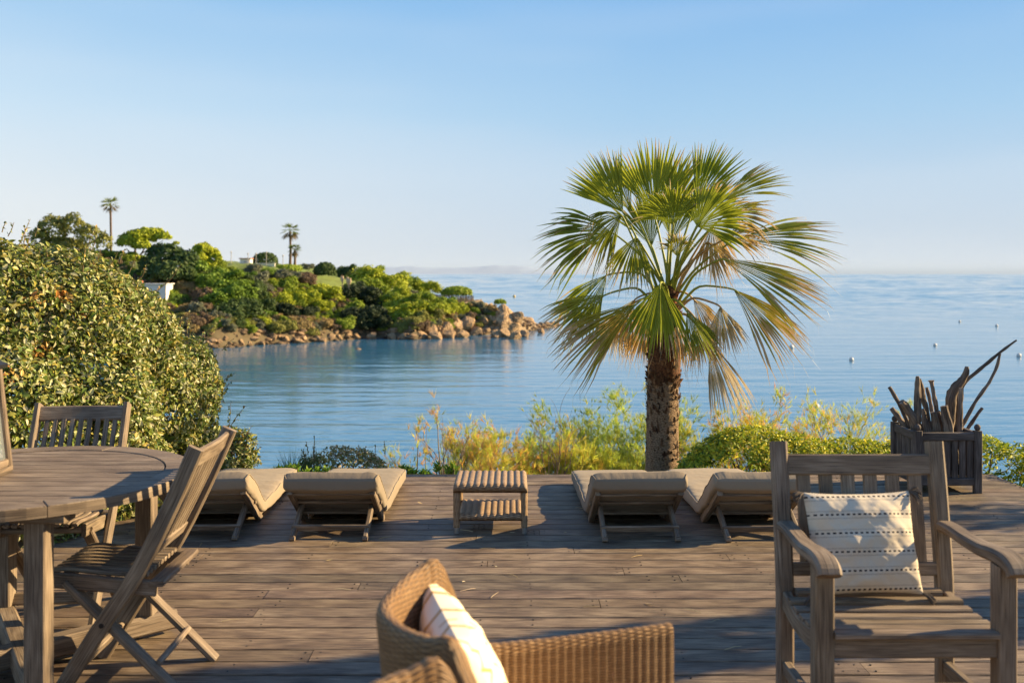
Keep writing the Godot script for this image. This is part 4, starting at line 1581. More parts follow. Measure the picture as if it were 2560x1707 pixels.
# ---- the fan palm
func fan(b: MB, hub: Vector3, dir: Vector3, nrm: Vector3, l: float, spread: float, droop: float, dry: float, n: int) -> void:
	dir = dir.normalized()
	nrm = (nrm - dir * nrm.dot(dir)).normalized()
	var side := dir.cross(nrm)
	var green := Color(0.16, 0.22, 0.022).lerp(Color(0.27, 0.31, 0.030), rng.randf())
	if dry > 0.0:
		green = green.lerp(Color(0.30, 0.28, 0.035), minf(1.0, dry))
	if dry > 1.0:
		green = green.lerp(Color(0.36, 0.25, 0.11), minf(1.0, dry - 1.0))
	var tan_ := Color(0.52, 0.33, 0.10).lerp(Color(0.62, 0.52, 0.33), rng.randf())
	for i in n:
		var f := (i + 0.5) / n * 2.0 - 1.0
		var a := deg_to_rad(spread) * f + r(-0.02, 0.02)
		var d := dir * cos(a) + side * sin(a) - nrm * absf(sin(a)) * 0.28 + nrm * r(-0.03, 0.03)
		d = d.normalized()
		var li := l * (0.70 + 0.30 * cos(a)) * r(0.9, 1.06)
		var wmax := l * deg_to_rad(spread) * 2.0 / n * 0.50
		var dr := droop * r(0.6, 1.5) * (1.0 + 0.5 * absf(f))
		var prev := []
		var s0 := d.cross(nrm).normalized()
		var brown := r(0.72, 1.15) - dry * r(0.2, 0.55)
		for k in 8:
			var t := k / 7.0
			var p := hub + d * li * t + Vector3.DOWN * dr * li * pow(t, 2.6)
			p.x += dr * li * 0.1 * pow(t, 3.0) * r(-1, 1)
			var w := minf(t * li * deg_to_rad(spread) / n * 1.02, wmax) if t < 0.5 else wmax * (1.0 - pow((t - 0.5) / 0.5, 1.2)) + 0.0008
			w = maxf(w, 0.0008)
			var q := green.lerp(Color(green.r * 1.35, green.g * 1.2, green.b), t)
			if t > brown:
				q = q.lerp(tan_, clampf((t - brown) / 0.18, 0, 1))
			var row := [p - s0 * w, p - nrm * w * 0.75, p + s0 * w]
			if k > 0:
				b.col = q
				b.quad(prev[0], prev[1], row[1], row[0])
				b.quad(prev[1], prev[2], row[2], row[1])
			prev = row
		if rng.randf() < 0.45:
			# a loose thread at the tip
			var p0: Vector3 = prev[1]
			var e := Vector3(r(-0.05, 0.05), r(-0.12, -0.02), r(-0.04, 0.04)) + d * 0.05
			b.col = tan_
			b.tri(p0 - s0 * 0.0012, p0 + s0 * 0.0012, p0 + e)

func palm() -> void:
	var t := thing("fan_palm", "single fan palm with shaggy crown beyond the loungers", "palm")
	var D := 8.6
	var base := at(662, 473.7, D)
	# trunk
	var rings := []
	var n := 150
	for i in n + 1:
		var f := float(i) / n
		var y := lerpf(-0.75, 0.62, f)
		var px := lerpf(661.0, 663.0, f)
		var c := at(px, 400, D)
		var ra := lerpf(0.150, 0.132, f) + 0.03 * pow(1.0 - f, 6.0)
		var ring := PackedVector3Array()
		for k in 28:
			var a := TAU * k / 28
			var w := 1.0 + 0.035 * noise.get_noise_3d(cos(a) * 30.0, y * 120.0, sin(a) * 30.0) + 0.022 * absf(fmod(y * 17.0 + 0.25 * sin(a * 3.0) + 60.0, 1.0) - 0.3)
			ring.append(Vector3(c.x + cos(a) * ra * w, y, c.z + sin(a) * ra * w))
		rings.append(ring)
	var tb := MB.new()
	tb.loft(rings, true, true)
	part("trunk", tb, M.trunk, t)
	# shaggy upper trunk: a core and old leaf bases in a spiral
	var core := MB.new()
	var cp := []
	var cr := []
	for i in 14:
		var f := i / 13.0
		cp.append(Vector3(lerpf(1.30, 1.335, f), lerpf(0.55, 1.40, f), -D))
		cr.append(lerpf(0.145, 0.07, pow(f, 2.0)) if i > 0 else 0.12)
	core.col = Color(0.16, 0.08, 0.035)
	core.tube(cp, cr, 16)
	part("upper_trunk", core, M.boot, t)
	for i in 88:
		var f := i / 87.0
		var y := lerpf(0.50, 1.30, f)
		var a := i * 2.399 + r(-0.2, 0.2)
		var out := Vector3(cos(a), 0, sin(a))
		var sd := Vector3(-sin(a), 0, cos(a))
		var ra := lerpf(0.140, 0.095, f * f)
		var c := Vector3(lerpf(1.298, 1.33, f), y, -D)
		var b := MB.new()
		var tone: Color = [Color(0.22, 0.115, 0.05), Color(0.30, 0.13, 0.045), Color(0.13, 0.075, 0.04), Color(0.34, 0.26, 0.17), Color(0.26, 0.18, 0.11)][rng.randi() % 5]
		b.col = tone
		var w := r(0.045, 0.075)
		var h := r(0.08, 0.15)
		var lean := r(0.25, 0.55)
		var rows := []
		for k in 5:
			var g := k / 4.0
			var hw := w * (1.0 - 0.5 * g) * (1.0 if k < 4 else r(0.3, 0.8))
			var p := c + out * (ra - 0.012 + lean * 0.09 * g * g) + Vector3(0, h * g - 0.04, 0)
			var row := PackedVector3Array()
			for j in 5:
				var e := j / 2.0 - 1.0
				row.append(p + sd * e * hw - out * e * e * hw * 0.35 + Vector3(0, r(-0.012, 0.012) if k == 4 else 0.0, 0))
			for j in 5:
				var e := 1.0 - j / 2.0
				row.append(p + sd * e * hw * 0.95 - out * (e * e * hw * 0.35 + 0.012))
			rows.append(row)
		b.loft(rows, false, true)
		part("leaf_base", b, M.boot, t)
	# broken stubs and fibres scattered down the trunk below the boots
	var stub := MB.new()
	for i in 420:
		var y := 0.62 - 0.75 * pow(rng.randf(), 1.7)
		var a := r(0, TAU)
		var c := Vector3(1.298, y, -D)
		var o := Vector3(cos(a), 0, sin(a))
		var sd := Vector3(-sin(a), 0, cos(a))
		var w := r(0.004, 0.016)
		var h := r(0.015, 0.06)
		stub.col = pick([Color(0.20, 0.13, 0.075), Color(0.32, 0.24, 0.16), Color(0.12, 0.08, 0.05), Color(0.42, 0.34, 0.24)])
		var p := c + o * 0.139
		stub.quad(p - sd * w, p + sd * w, p + sd * w * 0.5 + o * r(0.004, 0.02) + Vector3(0, h, 0), p - sd * w * 0.4 + o * r(0.004, 0.02) + Vector3(0, h * 0.8, 0))
	part("trunk_fibres", stub, M.boot, t).set_meta("kind", "stuff")
	# fronds: hub x, y, depth offset, pointing angle, length, spread, droop, dryness, facing
	var heart := Vector3(1.335, 1.30, -D)
	var list := [
		[560, 385, 0.10, 92, 372, 34, 0.04, 0.0, 0.9], [640, 365, 0.25, 80, 310, 30, 0.05, 0.0, 0.9], [745, 320, 0.15, 66, 325, 24, 0.05, 0.0, 0.9], [860, 310, 0.05, 36, 310, 20, 0.12, 0.35, 0.8],
		[890, 490, -0.10, 14, 450, 25, 0.14, 0.2, 0.6], [815, 572, -0.30, -17, 450, 23, 0.12, 0.65, 0.7], [868, 700, -0.25, -36, 370, 28, 0.16, 1.0, 0.7], [655, 790, -0.42, -60, 210, 32, 0.10, 0.1, 0.9],
		[748, 915, -0.38, -64, 290, 24, 0.14, 1.6, 0.9], [535, 672, -0.55, -97, 275, 36, 0.10, 0.0, 0.95], [455, 765, -0.22, -146, 400, 22, 0.12, 0.8, 0.8], [345, 640, 0.05, -138, 300, 34, 0.16, 0.15, 0.6],
		[330, 725, -0.1, -152, 290, 24, 0.14, 0.45, 0.7], [370, 455, 0.05, 180, 345, 34, 0.26, 0.0, 0.5], [425, 360, 0.20, 124, 330, 29, 0.04, 0.0, 0.9], [400, 385, -0.15, 210, 200, 50, 0.50, 0.2, 0.4],
		[690, 440, -0.50, 55, 265, 66, 0.16, 0.10, 0.95], [600, 430, -0.40, 104, 230, 52, 0.22, 0.05, 0.9], [810, 430, 0.10, -70, 190, 46, 0.25, 1.4, 0.7], [850, 480, -0.2, 25, 170, 44, 0.25, 1.2, 0.8],
		[800, 770, -0.35, -78, 190, 36, 0.12, 1.5, 0.8], [730, 745, 0.1, -45, 180, 36, 0.2, 1.5, 0.7], [455, 480, -0.25, -108, 190, 40, 0.25, 0.3, 0.8], [420, 800, 0.25, -112, 210, 34, 0.10, 1.5, 0.8], [600, 770, -0.05, -95, 160, 26, 0.05, 1.7, 0.9], [560, 745, 0.25, -110, 190, 34, 0.05, 1.3, 0.9],
		[560, 510, 0.30, 102, 300, 30, 0.08, 0.0, 0.9], [655, 480, 0.35, 80, 300, 30, 0.08, 0.0, 0.9], [470, 350, 0.35, 116, 270, 24, 0.06, 0.0, 0.9], [800, 360, 0.35, 50, 270, 22, 0.08, 0.2, 0.8], [625, 560, -0.30, 96, 150, 40, 0.3, 0.7, 0.9], [760, 500, -0.2, -35, 170, 40, 0.3, 1.4, 0.8], [640, 850, -0.12, -84, 190, 28, 0.05, 1.7, 0.9], [520, 840, 0.1, -106, 190, 28, 0.05, 1.6, 0.9], [470, 745, 0.05, -126, 220, 26, 0.1, 1.3, 0.9], [700, 820, -0.30, -68, 200, 28, 0.1, 1.6, 0.9],
		[820, 390, -0.35, 22, 220, 36, 0.25, 0.75, 0.8],
	]
	for q in list:
		var o := Node3D.new()
		o.name = "frond"
		t.add_child(o, true)
		var hub := at(528.0 + q[0] * 0.2296, 128.0 + q[1] * 0.2296, D)
		hub.z = -D - q[2]
		var a := deg_to_rad(q[3])
		var out := Vector3(hub.x - heart.x, 0, hub.z - heart.z)
		var dir := Vector3(cos(a), sin(a), -q[2] * 0.55)
		var face := Vector3(-sin(a) * 0.25, cos(a) * 0.55 + 0.25, q[8] * 1.1)
		if sin(a) < -0.6:
			face = Vector3(cos(a) * 0.5, 0.4, q[8])
		var nseg := 20 + int(q[5] * 0.35)
		var b := MB.new()
		fan(b, hub, dir, face, q[4] * 0.2296 * D / 1000.0, q[5] * 1.15, q[6], q[7], nseg)
		part("blade", b, M.frond, o)
		var st := MB.new()
		var dead: bool = q[7] > 1.0
		st.col = Color(0.34, 0.22, 0.09) if dead else Color(0.25, 0.27, 0.035)
		var e0 := heart + Vector3(r(-0.04, 0.04), r(-0.10, 0.06) - (0.12 if sin(a) < 0 else 0.0), r(-0.04, 0.04))
		var mid := e0.lerp(hub, 0.5) + Vector3(0, 0.05 + 0.22 * absf(hub.x - e0.x) * (1.0 if hub.y < 1.75 else 0.3), 0)
		var path := curve([e0, e0.lerp(mid, 0.6) + Vector3(0, 0.025, 0), mid, hub.lerp(mid, 0.4) + Vector3(0, 0.012, 0), hub, hub + dir.normalized() * 0.05], 16)
		var rr := []
		for i in 16:
			rr.append(lerpf(0.017, 0.0065, pow(i / 15.0, 0.6)))
		st.tube(path, rr, 6)
		part("stalk", st, M.petiole, o)
	# fibres and a few dry hanging strands below the crown
	var fb := MB.new()
	for i in 90:
		var a := r(0, TAU)
		var p := Vector3(1.33 + cos(a) * 0.10, r(0.95, 1.25), -D + sin(a) * 0.10)
		var e := p + Vector3(cos(a) * r(0.02, 0.10), r(-0.25, -0.05), sin(a) * 0.1)
		var s := Vector3(-sin(a), 0, cos(a)) * 0.003
		fb.col = pick([Color(0.42, 0.28, 0.12), Color(0.30, 0.16, 0.06), Color(0.48, 0.38, 0.22)])
		fb.tri(p - s, p + s, e)
	part("dry_fibres", fb, M.frond, t).set_meta("kind", "stuff")

# ---------------------------------------------------------------- the headland across the bay
func leafy(b: MB, blobs: Array, count: int, size: Vector2, lump := 0.16) -> void:
	var total := 0.0
	var acc := []
	for q in blobs:
		total += q[1].x * q[1].x + q[1].x * q[1].y
		acc.append(total)
	for i in count:
		var w := r(0, total)
		var k := 0
		while acc[k] < w:
			k += 1
		var d := rv()
		if d.y < -0.35:
			d.y = -d.y
		var ra: Vector3 = blobs[k][1]
		var f := 1.0 + lump * 1.6 * noise.get_noise_3dv(d * 55.0 + blobs[k][0] * 9.0) + lump * rough_noise.get_noise_3dv(d * 150.0 + blobs[k][0] * 5.0)
		var p: Vector3 = blobs[k][0] + d * ra * f * (1.0 - 0.22 * pow(rng.randf(), 2.0))
		var up := (d + rv() * 0.8).normalized()
		var e := up.cross(rv()).normalized()
		var s := r(size.x, size.y)
		var g := up.cross(e) * s * 0.55
		e *= s
		var t := r(0.72, 1.3)
		b.col = Color(t * r(0.9, 1.12), t, t * r(0.8, 1.1))
		b.tri(p - e, p + g, p + e * 1.1)
		b.tri(p - e, p + e * 1.1, p - g)

func tint(called: String, c: Color) -> StandardMaterial3D:
	if not M.has(called):
		var m: StandardMaterial3D = M.far_leaf.duplicate()
		m.resource_name = called
		m.albedo_color = c.linear_to_srgb()
		M[called] = m
	return M[called]

func rock_mesh(seed_: int, cuts: int) -> MB:
	var rr := RandomNumberGenerator.new()
	rr.seed = seed_
	var planes := []
	for i in cuts:
		planes.append([Vector3(rr.randf_range(-1, 1), rr.randf_range(-0.5, 1), rr.randf_range(-1, 1)).normalized(), rr.randf_range(0.50, 0.86)])
	var b := MB.new()
	var rings := []
	for i in 15:
		var a := PI * i / 14.0
		var ring := PackedVector3Array()
		for k in 22:
			var q := TAU * k / 22
			var d := Vector3(sin(a) * cos(q), cos(a), sin(a) * sin(q))
			var p := d * (1.0 + 0.35 * rough_noise.get_noise_3dv(d * 55.0 + Vector3.ONE * seed_))
			for pl in planes:
				var over: float = p.dot(pl[0]) - pl[1]
				if over > 0.0:
					p -= pl[0] * over
			ring.append(p * 1.15 + d * 0.10 * rough_noise.get_noise_3dv(d * 200.0))
		rings.append(ring)
	b.loft(rings, false, false)
	return b

# where a thing on the headland stands, told by the nearest landmark
func near_mark(x: float, y: float) -> String:
	var marks := [[231, 336, "footbridge"], [292, 266, "pair of palms"], [264, 266, "long white villa wall"], [246, 265, "small white villa"], [330, 281, "sloping lawn"], [345, 277, "pampas plumes"], [448, 300, "paling fence"], [457, 290, "flat-topped clipped hedge"], [490, 322, "cleft cliff rock"], [358, 348, "flat rock awash"], [212, 256, "airy light green tree"], [170, 262, "spreading dark tree"], [160, 288, "white house"], [307, 280, "dry pinkish bush"], [238, 269, "long clipped hedge"], [520, 325, "squared rocks off the point"], [325, 271, "rounded deep green bush"], [430, 326, "boulder heap at mid shore"], [290, 340, "rubble beach"], [400, 310, "headland's middle thicket"]]
	var best = marks[0]
	for m in marks:
		if Vector2(m[0] - x, m[1] - y).length() < Vector2(best[0] - x, best[1] - y).length():
			best = m
	var dx: float = x - best[0]
	var dy: float = y - best[1]
	var how := "beside" if absf(dy) < 5.0 and absf(dx) < 14.0 else ("seaward of" if dx > 0 else "inland of") if absf(dx) > absf(dy) else ("below" if dy > 0 else "above")
	var far_ := "just " if Vector2(dx, dy).length() < 12.0 and how != "beside" else "further " if Vector2(dx, dy).length() > 26.0 else ""
	return far_ + how + " the " + best[2]

func far_palm(label: String, foot: Vector3, h: float, cr: float) -> void:
	var t := thing("tall_palm", label, "palm", foot, 0.0, "tall slim palms on the headland")
	var b := MB.new()
	b.col = Color(0.62, 0.55, 0.48)
	b.tube([Vector3(0, -1.0, 0), Vector3(0.1, h * 0.5, 0), Vector3(0, h, 0)], [0.30, 0.21, 0.19], 10)
	part("trunk", b, M.fence_wood, t)
	var c := MB.new()
	for i in 46:
		var d := Vector3(r(-1, 1), r(-0.9, 1.0), r(-1, 1)).normalized()
		var hub := Vector3(0, h + 0.1, 0) + d * cr * 0.42
		var s := d.cross(Vector3.UP).normalized()
		for k in 9:
			var e := (d + s * (k - 4) * 0.22 + Vector3.UP * r(-0.1, 0.1)).normalized()
			var q := hub + e * cr * r(0.45, 0.62)
			var w := e.cross(rv()).normalized() * 0.06
			var tn := r(0.7, 1.3)
			c.col = Color(0.17 * tn, 0.21 * tn, 0.04 * tn) if d.y > -0.3 else Color(0.17 * tn, 0.13 * tn, 0.06 * tn)
			c.tri(hub - w, hub + w, q + Vector3(0, -0.25 * cr * 0.5, 0))
		var w2 := s * 0.03
		c.tri(Vector3(0, h, 0) - w2, Vector3(0, h, 0) + w2, hub)
	part("crown", c, M.far_leaf, t)

func headland_things() -> void:
	var K := {
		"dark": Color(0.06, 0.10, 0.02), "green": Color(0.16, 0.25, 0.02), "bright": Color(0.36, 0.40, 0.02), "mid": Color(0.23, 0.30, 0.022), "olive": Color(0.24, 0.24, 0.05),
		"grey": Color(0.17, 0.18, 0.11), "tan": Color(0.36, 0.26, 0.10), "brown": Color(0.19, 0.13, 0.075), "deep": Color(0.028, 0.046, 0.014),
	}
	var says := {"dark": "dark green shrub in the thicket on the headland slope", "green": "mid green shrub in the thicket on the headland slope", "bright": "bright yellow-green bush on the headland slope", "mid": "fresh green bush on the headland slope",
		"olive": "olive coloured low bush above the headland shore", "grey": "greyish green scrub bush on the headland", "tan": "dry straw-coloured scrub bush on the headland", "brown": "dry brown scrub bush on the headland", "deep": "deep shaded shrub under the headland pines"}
	var protos := []
	for i in 5:
		var b := MB.new()
		var blobs := [[Vector3.ZERO, Vector3(0.8, 0.78, 0.8)]]
		blobs[0][1] = Vector3(0.68, 0.62, 0.68)
		for k in 13:
			var a := r(0, TAU)
			var q := r(0.3, 0.72)
			blobs.append([Vector3(cos(a) * q, r(-0.25, 0.62 - 0.3 * q), sin(a) * q), Vector3(1, r(0.8, 1.2), 1) * r(0.16, 0.36)])
		leafy(b, blobs, 4600, Vector2(0.04, 0.085), 0.34)
		protos.append(b.mesh())
	var list := []
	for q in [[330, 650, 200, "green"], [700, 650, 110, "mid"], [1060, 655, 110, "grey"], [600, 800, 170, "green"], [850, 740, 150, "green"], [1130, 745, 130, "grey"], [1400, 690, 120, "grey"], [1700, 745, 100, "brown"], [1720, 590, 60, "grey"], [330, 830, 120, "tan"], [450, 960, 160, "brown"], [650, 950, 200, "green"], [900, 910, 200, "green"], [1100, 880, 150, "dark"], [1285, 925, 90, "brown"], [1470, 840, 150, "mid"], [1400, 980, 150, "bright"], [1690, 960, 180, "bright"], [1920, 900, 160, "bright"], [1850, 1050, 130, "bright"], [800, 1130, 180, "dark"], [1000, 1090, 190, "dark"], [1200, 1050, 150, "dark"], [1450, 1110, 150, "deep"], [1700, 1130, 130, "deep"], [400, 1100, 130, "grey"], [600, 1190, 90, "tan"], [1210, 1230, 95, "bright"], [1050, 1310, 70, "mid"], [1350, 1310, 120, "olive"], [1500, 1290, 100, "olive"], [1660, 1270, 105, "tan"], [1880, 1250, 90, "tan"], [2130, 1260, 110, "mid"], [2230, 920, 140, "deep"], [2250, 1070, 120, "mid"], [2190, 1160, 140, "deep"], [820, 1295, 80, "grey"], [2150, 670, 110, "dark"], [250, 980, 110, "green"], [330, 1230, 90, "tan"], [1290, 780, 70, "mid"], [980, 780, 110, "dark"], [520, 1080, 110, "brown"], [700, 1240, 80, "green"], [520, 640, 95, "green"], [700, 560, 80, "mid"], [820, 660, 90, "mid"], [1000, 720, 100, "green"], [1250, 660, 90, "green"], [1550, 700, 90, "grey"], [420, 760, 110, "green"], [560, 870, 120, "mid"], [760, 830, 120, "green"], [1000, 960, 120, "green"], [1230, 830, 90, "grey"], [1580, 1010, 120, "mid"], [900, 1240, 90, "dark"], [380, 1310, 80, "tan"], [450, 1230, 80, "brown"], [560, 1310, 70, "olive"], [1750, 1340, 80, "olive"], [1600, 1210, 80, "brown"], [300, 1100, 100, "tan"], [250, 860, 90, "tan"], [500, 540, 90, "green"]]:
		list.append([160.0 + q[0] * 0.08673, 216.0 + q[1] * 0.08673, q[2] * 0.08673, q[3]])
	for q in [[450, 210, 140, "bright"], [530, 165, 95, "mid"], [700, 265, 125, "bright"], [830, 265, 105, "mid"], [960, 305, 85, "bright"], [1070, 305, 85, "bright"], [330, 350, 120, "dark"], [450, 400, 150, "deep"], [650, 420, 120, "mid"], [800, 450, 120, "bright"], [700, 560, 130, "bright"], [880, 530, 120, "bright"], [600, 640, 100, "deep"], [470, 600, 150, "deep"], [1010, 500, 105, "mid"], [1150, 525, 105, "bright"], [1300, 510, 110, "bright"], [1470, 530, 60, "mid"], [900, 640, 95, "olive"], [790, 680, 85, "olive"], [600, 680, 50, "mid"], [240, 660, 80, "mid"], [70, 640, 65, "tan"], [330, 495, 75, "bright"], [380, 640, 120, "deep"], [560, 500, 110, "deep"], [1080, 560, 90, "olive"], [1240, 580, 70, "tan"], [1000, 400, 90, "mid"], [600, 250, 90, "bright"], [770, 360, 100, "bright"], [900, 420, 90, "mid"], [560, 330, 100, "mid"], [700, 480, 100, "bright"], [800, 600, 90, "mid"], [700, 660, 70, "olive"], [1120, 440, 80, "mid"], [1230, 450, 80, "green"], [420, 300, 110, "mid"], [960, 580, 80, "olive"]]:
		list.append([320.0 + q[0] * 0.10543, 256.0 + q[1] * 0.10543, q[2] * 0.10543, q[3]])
	for i in list.size():
		var q = list[i]
		var d := land_hit(q[0], q[1] + q[2] * 0.45)
		var p := at(q[0], q[1], d)
		var ra: float = q[2] * d / 1000.0 * 1.16
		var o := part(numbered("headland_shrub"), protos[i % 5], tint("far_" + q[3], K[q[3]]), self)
		tag(o, ("large " if q[2] > 12.0 else "small " if q[2] < 8.5 else "") + says[q[3]].split(" on the headland")[0].split(" in the thicket")[0].split(" above the headland")[0].split(" under the")[0] + " " + near_mark(q[0], q[1]), "shrub", q[3] + " shrubs covering the headland")
		o.position = p
		o.rotation.y = r(0, TAU)
		o.scale = Vector3(ra * r(0.9, 1.3), ra * r(0.8, 1.12), ra * r(0.9, 1.3))
		o.rotation.x = r(-0.25, 0.25)
		o.rotation.z = r(-0.25, 0.25)
	# low scrub between the shrubs
	var places := []
	var tints := []
	for i in 2900:
		var x := r(-112.0, -3.0)
		var run: float = ramp(RUN, x)
		var t := r(1.7, run * 0.95 + 3.0)
		if x < -17.0 and x > -62.0 and t > run * 0.66 or x > -22.0 and t > 6.5:
			continue
		var d: float = ramp(SHORE, x) + t
		var s := r(0.45, 1.25)
		places.append(Transform3D(Basis(Vector3(r(-0.2, 0.2), 1, r(-0.2, 0.2)).normalized(), r(0, TAU)).scaled(Vector3(s * r(0.8, 1.3), s * r(0.7, 1.3), s)), Vector3(x, land_h(x, d) + s * 0.35, -d)))
		var k: String = ["green", "mid", "mid", "bright", "olive", "olive", "grey", "dark", "brown", "tan"][rng.randi() % 10] if t > 6.0 else ["olive", "tan", "brown", "mid", "grey"][rng.randi() % 5]
		tints.append(K[k])
	var scrub := scatter("ground_scrub", protos[2], M.far_leaf, places, tints, self)
	tag(scrub, "low mixed scrub covering the ground between the headland shrubs", "scrub")
	# bushes and trees that stand out
	var solo_bush := func(called: String, label: String, px: float, py: float, rx: float, ry: float, kind: String, d: float, n: int) -> void:
		var b := MB.new()
		var k := d / 1000.0
		leafy(b, [[Vector3.ZERO, Vector3(rx * k, ry * k, rx * k)]], n, Vector2(0.18, 0.34), 0.08)
		solo(called, b, tint("far_" + kind, K[kind]), label, "shrub", at(px, py, d))
	solo_bush.call("clipped_bush", "long clipped green hedge in front of the white villa wall", 238, 269, 14, 4.5, "mid", 178.0, 1500)
	solo_bush.call("round_bush", "round dark bush behind the white villa wall", 265, 262, 13, 10, "dark", 200.0, 1500)
	solo_bush.call("round_bush", "rounded deep green bush above the lawn's edge", 325, 271.5, 11, 9.5, "dark", 184.0, 1800)
	solo_bush.call("ground_cover_bush", "flat green ground-cover bush below the pair of palms", 288, 268.5, 14, 4, "mid", 180.0, 1500)
	solo_bush.call("clipped_bush", "flat-topped clipped hedge above the silvered fence", 457, 292.5, 15.5, 6.5, "mid", 188.0, 2200)
	solo_bush.call("rock_plant", "small green cushion plant on top of the rocky point", 500, 302, 6, 3, "mid", 181.0, 500)
	solo_bush.call("flowering_bush", "dry pinkish bush with pale seed heads above the lawn", 307, 280, 9, 8, "brown", 176.0, 1200)
	var mass := func(called: String, label: String, category: String, blobs: Array, d: float, kind: String, n: int, trunk: Array) -> void:
		var k := d / 1000.0
		var t := thing(called, label, category)
		var b := MB.new()
		var bl := []
		for q in blobs:
			bl.append([at(q[0], q[1], d + q[4]), Vector3(q[2] * k, q[3] * k, q[2] * k * 0.8)])
		leafy(b, bl, n, Vector2(0.20, 0.42), 0.2)
		part("crown", b, tint("far_" + kind, K[kind]), t)
		for q in trunk:
			var tr := MB.new()
			tr.col = Color(0.42, 0.34, 0.28)
			var pts := [at(q[0], q[1], d), at((q[0] + q[2]) * 0.5 + 0.6, (q[1] + q[3]) * 0.5, d), at(q[2], q[3], d)]
			tr.tube(pts, [q[4], q[4] * 0.8, q[4] * 0.5], 7)
			part("trunk" if q[4] > 0.2 else "limb", tr, M.fence_wood, t)
	mass.call("umbrella_pine", "umbrella pine with flat yellow-green crown on the headland crest", "tree", [[138, 238, 16, 7.5, 0], [151, 235, 15, 7, 1], [128, 243, 10, 7, -1], [163, 237, 8, 5, 0], [142, 246, 9, 5, -2], [176, 243, 2.6, 1.8, 0]], 168.0, "bright", 3600, [[135, 288, 135, 245, 0.32], [135, 262, 148, 242, 0.16], [135, 258, 126, 248, 0.15], [140, 254, 163, 240, 0.1], [160, 248, 176, 244, 0.06]])
	mass.call("broad_tree", "broad grey-green tree clump behind the top of the tall hedge", "tree", [[52, 232, 17, 16, 0], [72, 228, 14, 14, 1], [88, 238, 13, 14, 0], [104, 244, 8, 12, -1], [40, 238, 10, 10, 0], [62, 250, 28, 14, 2]], 190.0, "olive", 5200, [[66, 285, 66, 245, 0.4], [92, 282, 90, 248, 0.3]])
	mass.call("spreading_tree", "dark spreading evergreen tree between the hedge and the light green tree", "tree", [[165, 256, 18, 12, 0], [185, 263, 16, 12, -1], [152, 268, 14, 12, -2], [172, 274, 24, 12, -3], [198, 272, 10, 9, -1]], 160.0, "dark", 5200, [[165, 292, 166, 268, 0.35]])
	mass.call("light_tree", "airy light green tree standing on the headland before the clipped hedge", "tree", [[203, 249, 9, 6, 0], [212, 255, 8, 7, 1], [200, 258, 6, 6, -1], [208, 264, 8, 5, 0], [218, 258, 4, 4, 0]], 166.0, "bright", 2400, [[207, 276, 207, 258, 0.18], [212, 274, 213, 260, 0.12]])
	for q in [["tallest lone slim palm rising above the headland trees", 110.5, 204, 282, 190.0, 7.2], ["taller palm of the pair on the headland", 290, 231, 267, 182.0, 7.8], ["shorter leaning palm of the pair on the headland", 296.5, 250, 267, 181.0, 5.6]]:
		var top := at(q[1], q[2], q[4])
		var foot := at(q[1] - (0.0 if q[5] > 6 else 2.0), q[3], q[4])
		far_palm(q[0], foot, top.y - foot.y, q[5] * q[4] / 1000.0 * 1.5)
	# plumes of pampas grass
	for q in [["pale plume of pampas grass over the dry pinkish bush", 303, 275, 276.0, 5], ["pair of pale pampas plumes at the lawn's end", 349, 277, 289.0, 4], ["single pale pampas plume beside the lawn", 342.5, 276, 287.0, 3]]:
		var b := MB.new()
		for i in q[4]:
			var x: float = q[1] + (i - q[4] * 0.5) * 1.3
			var p1 := at(x + r(-0.5, 0.5), q[2] + r(-1, 1.5), 172.0)
			var p0 := at(q[1], q[3], 172.0)
			b.col = Color(0.62, 0.47, 0.30)
			b.tube([p0, p0.lerp(p1, 0.45), p0.lerp(p1, 0.7), p1], [0.03, 0.06, 0.22, 0.05], 6)
		solo("pampas_grass", b, M.far_leaf, q[0], "plant")
	# villa walls
	var wall := func(label: String, x0: float, x1: float, y0: float, y1: float, d: float, deep: float) -> Node3D:
		var a := at(x0, y1, d)
		var c := at(x1, y0, d)
		var t := thing("garden_wall", label, "wall")
		var b := MB.new()
		b.beam(Vector3(a.x, (a.y + c.y) * 0.5 - 0.4, -d), Vector3(c.x, (a.y + c.y) * 0.5 - 0.4, -d), deep, c.y - a.y + 0.8, Vector3.UP, 0.02)
		part("wall", b, M.white_wall, t)
		b = MB.new()
		b.beam(Vector3(a.x - 0.1, c.y + 0.06, -d), Vector3(c.x + 0.1, c.y + 0.06, -d), deep + 0.2, 0.12, Vector3.UP, 0.02)
		part("coping", b, M.white_wall, t)
		return t
	wall.call("long low white villa wall with a round bush behind it", 252.5, 275, 263.5, 267.8, 192.0, 0.35)
	wall.call("white wall with a step behind the clipped hedge on the headland", 235, 251.5, 263, 266, 193.0, 0.35)
	var hut := thing("villa", "small white villa with a tiled gable behind the clipped hedge", "building", at(247, 266, 194.0))
	var hb := MB.new()
	hb.beam(Vector3(-1.1, 0.45, 0), Vector3(0.85, 0.45, 0), 2.0, 2.0, Vector3.UP, 0.02)
	part("wall", hb, M.white_wall, hut)
	hb = MB.new()
	hb.slab([Vector2(-1.3, -1.2), Vector2(1.05, -1.2), Vector2(1.05, 1.2), Vector2(-1.3, 1.2)], 1.45, 1.60)
	part("roof", hb, M.roof_tile, hut)
	hb = MB.new()
	hb.beam(Vector3(-0.35, 0.45, 1.002), Vector3(0.25, 0.45, 1.002), 0.04, 1.1, Vector3.UP, 0.005)
	part("door", hb, M.grey_post, hut)
	var house := thing("house", "white house half hidden by the edge of the tall hedge", "building", at(155, 292.5, 152.0))
	hb = MB.new()
	hb.beam(Vector3(-2.4, 0.0, 0), Vector3(2.2, 0.0, 0), 3.0, 2.6, Vector3.UP, 0.02)
	part("wall", hb, M.white_wall, house)
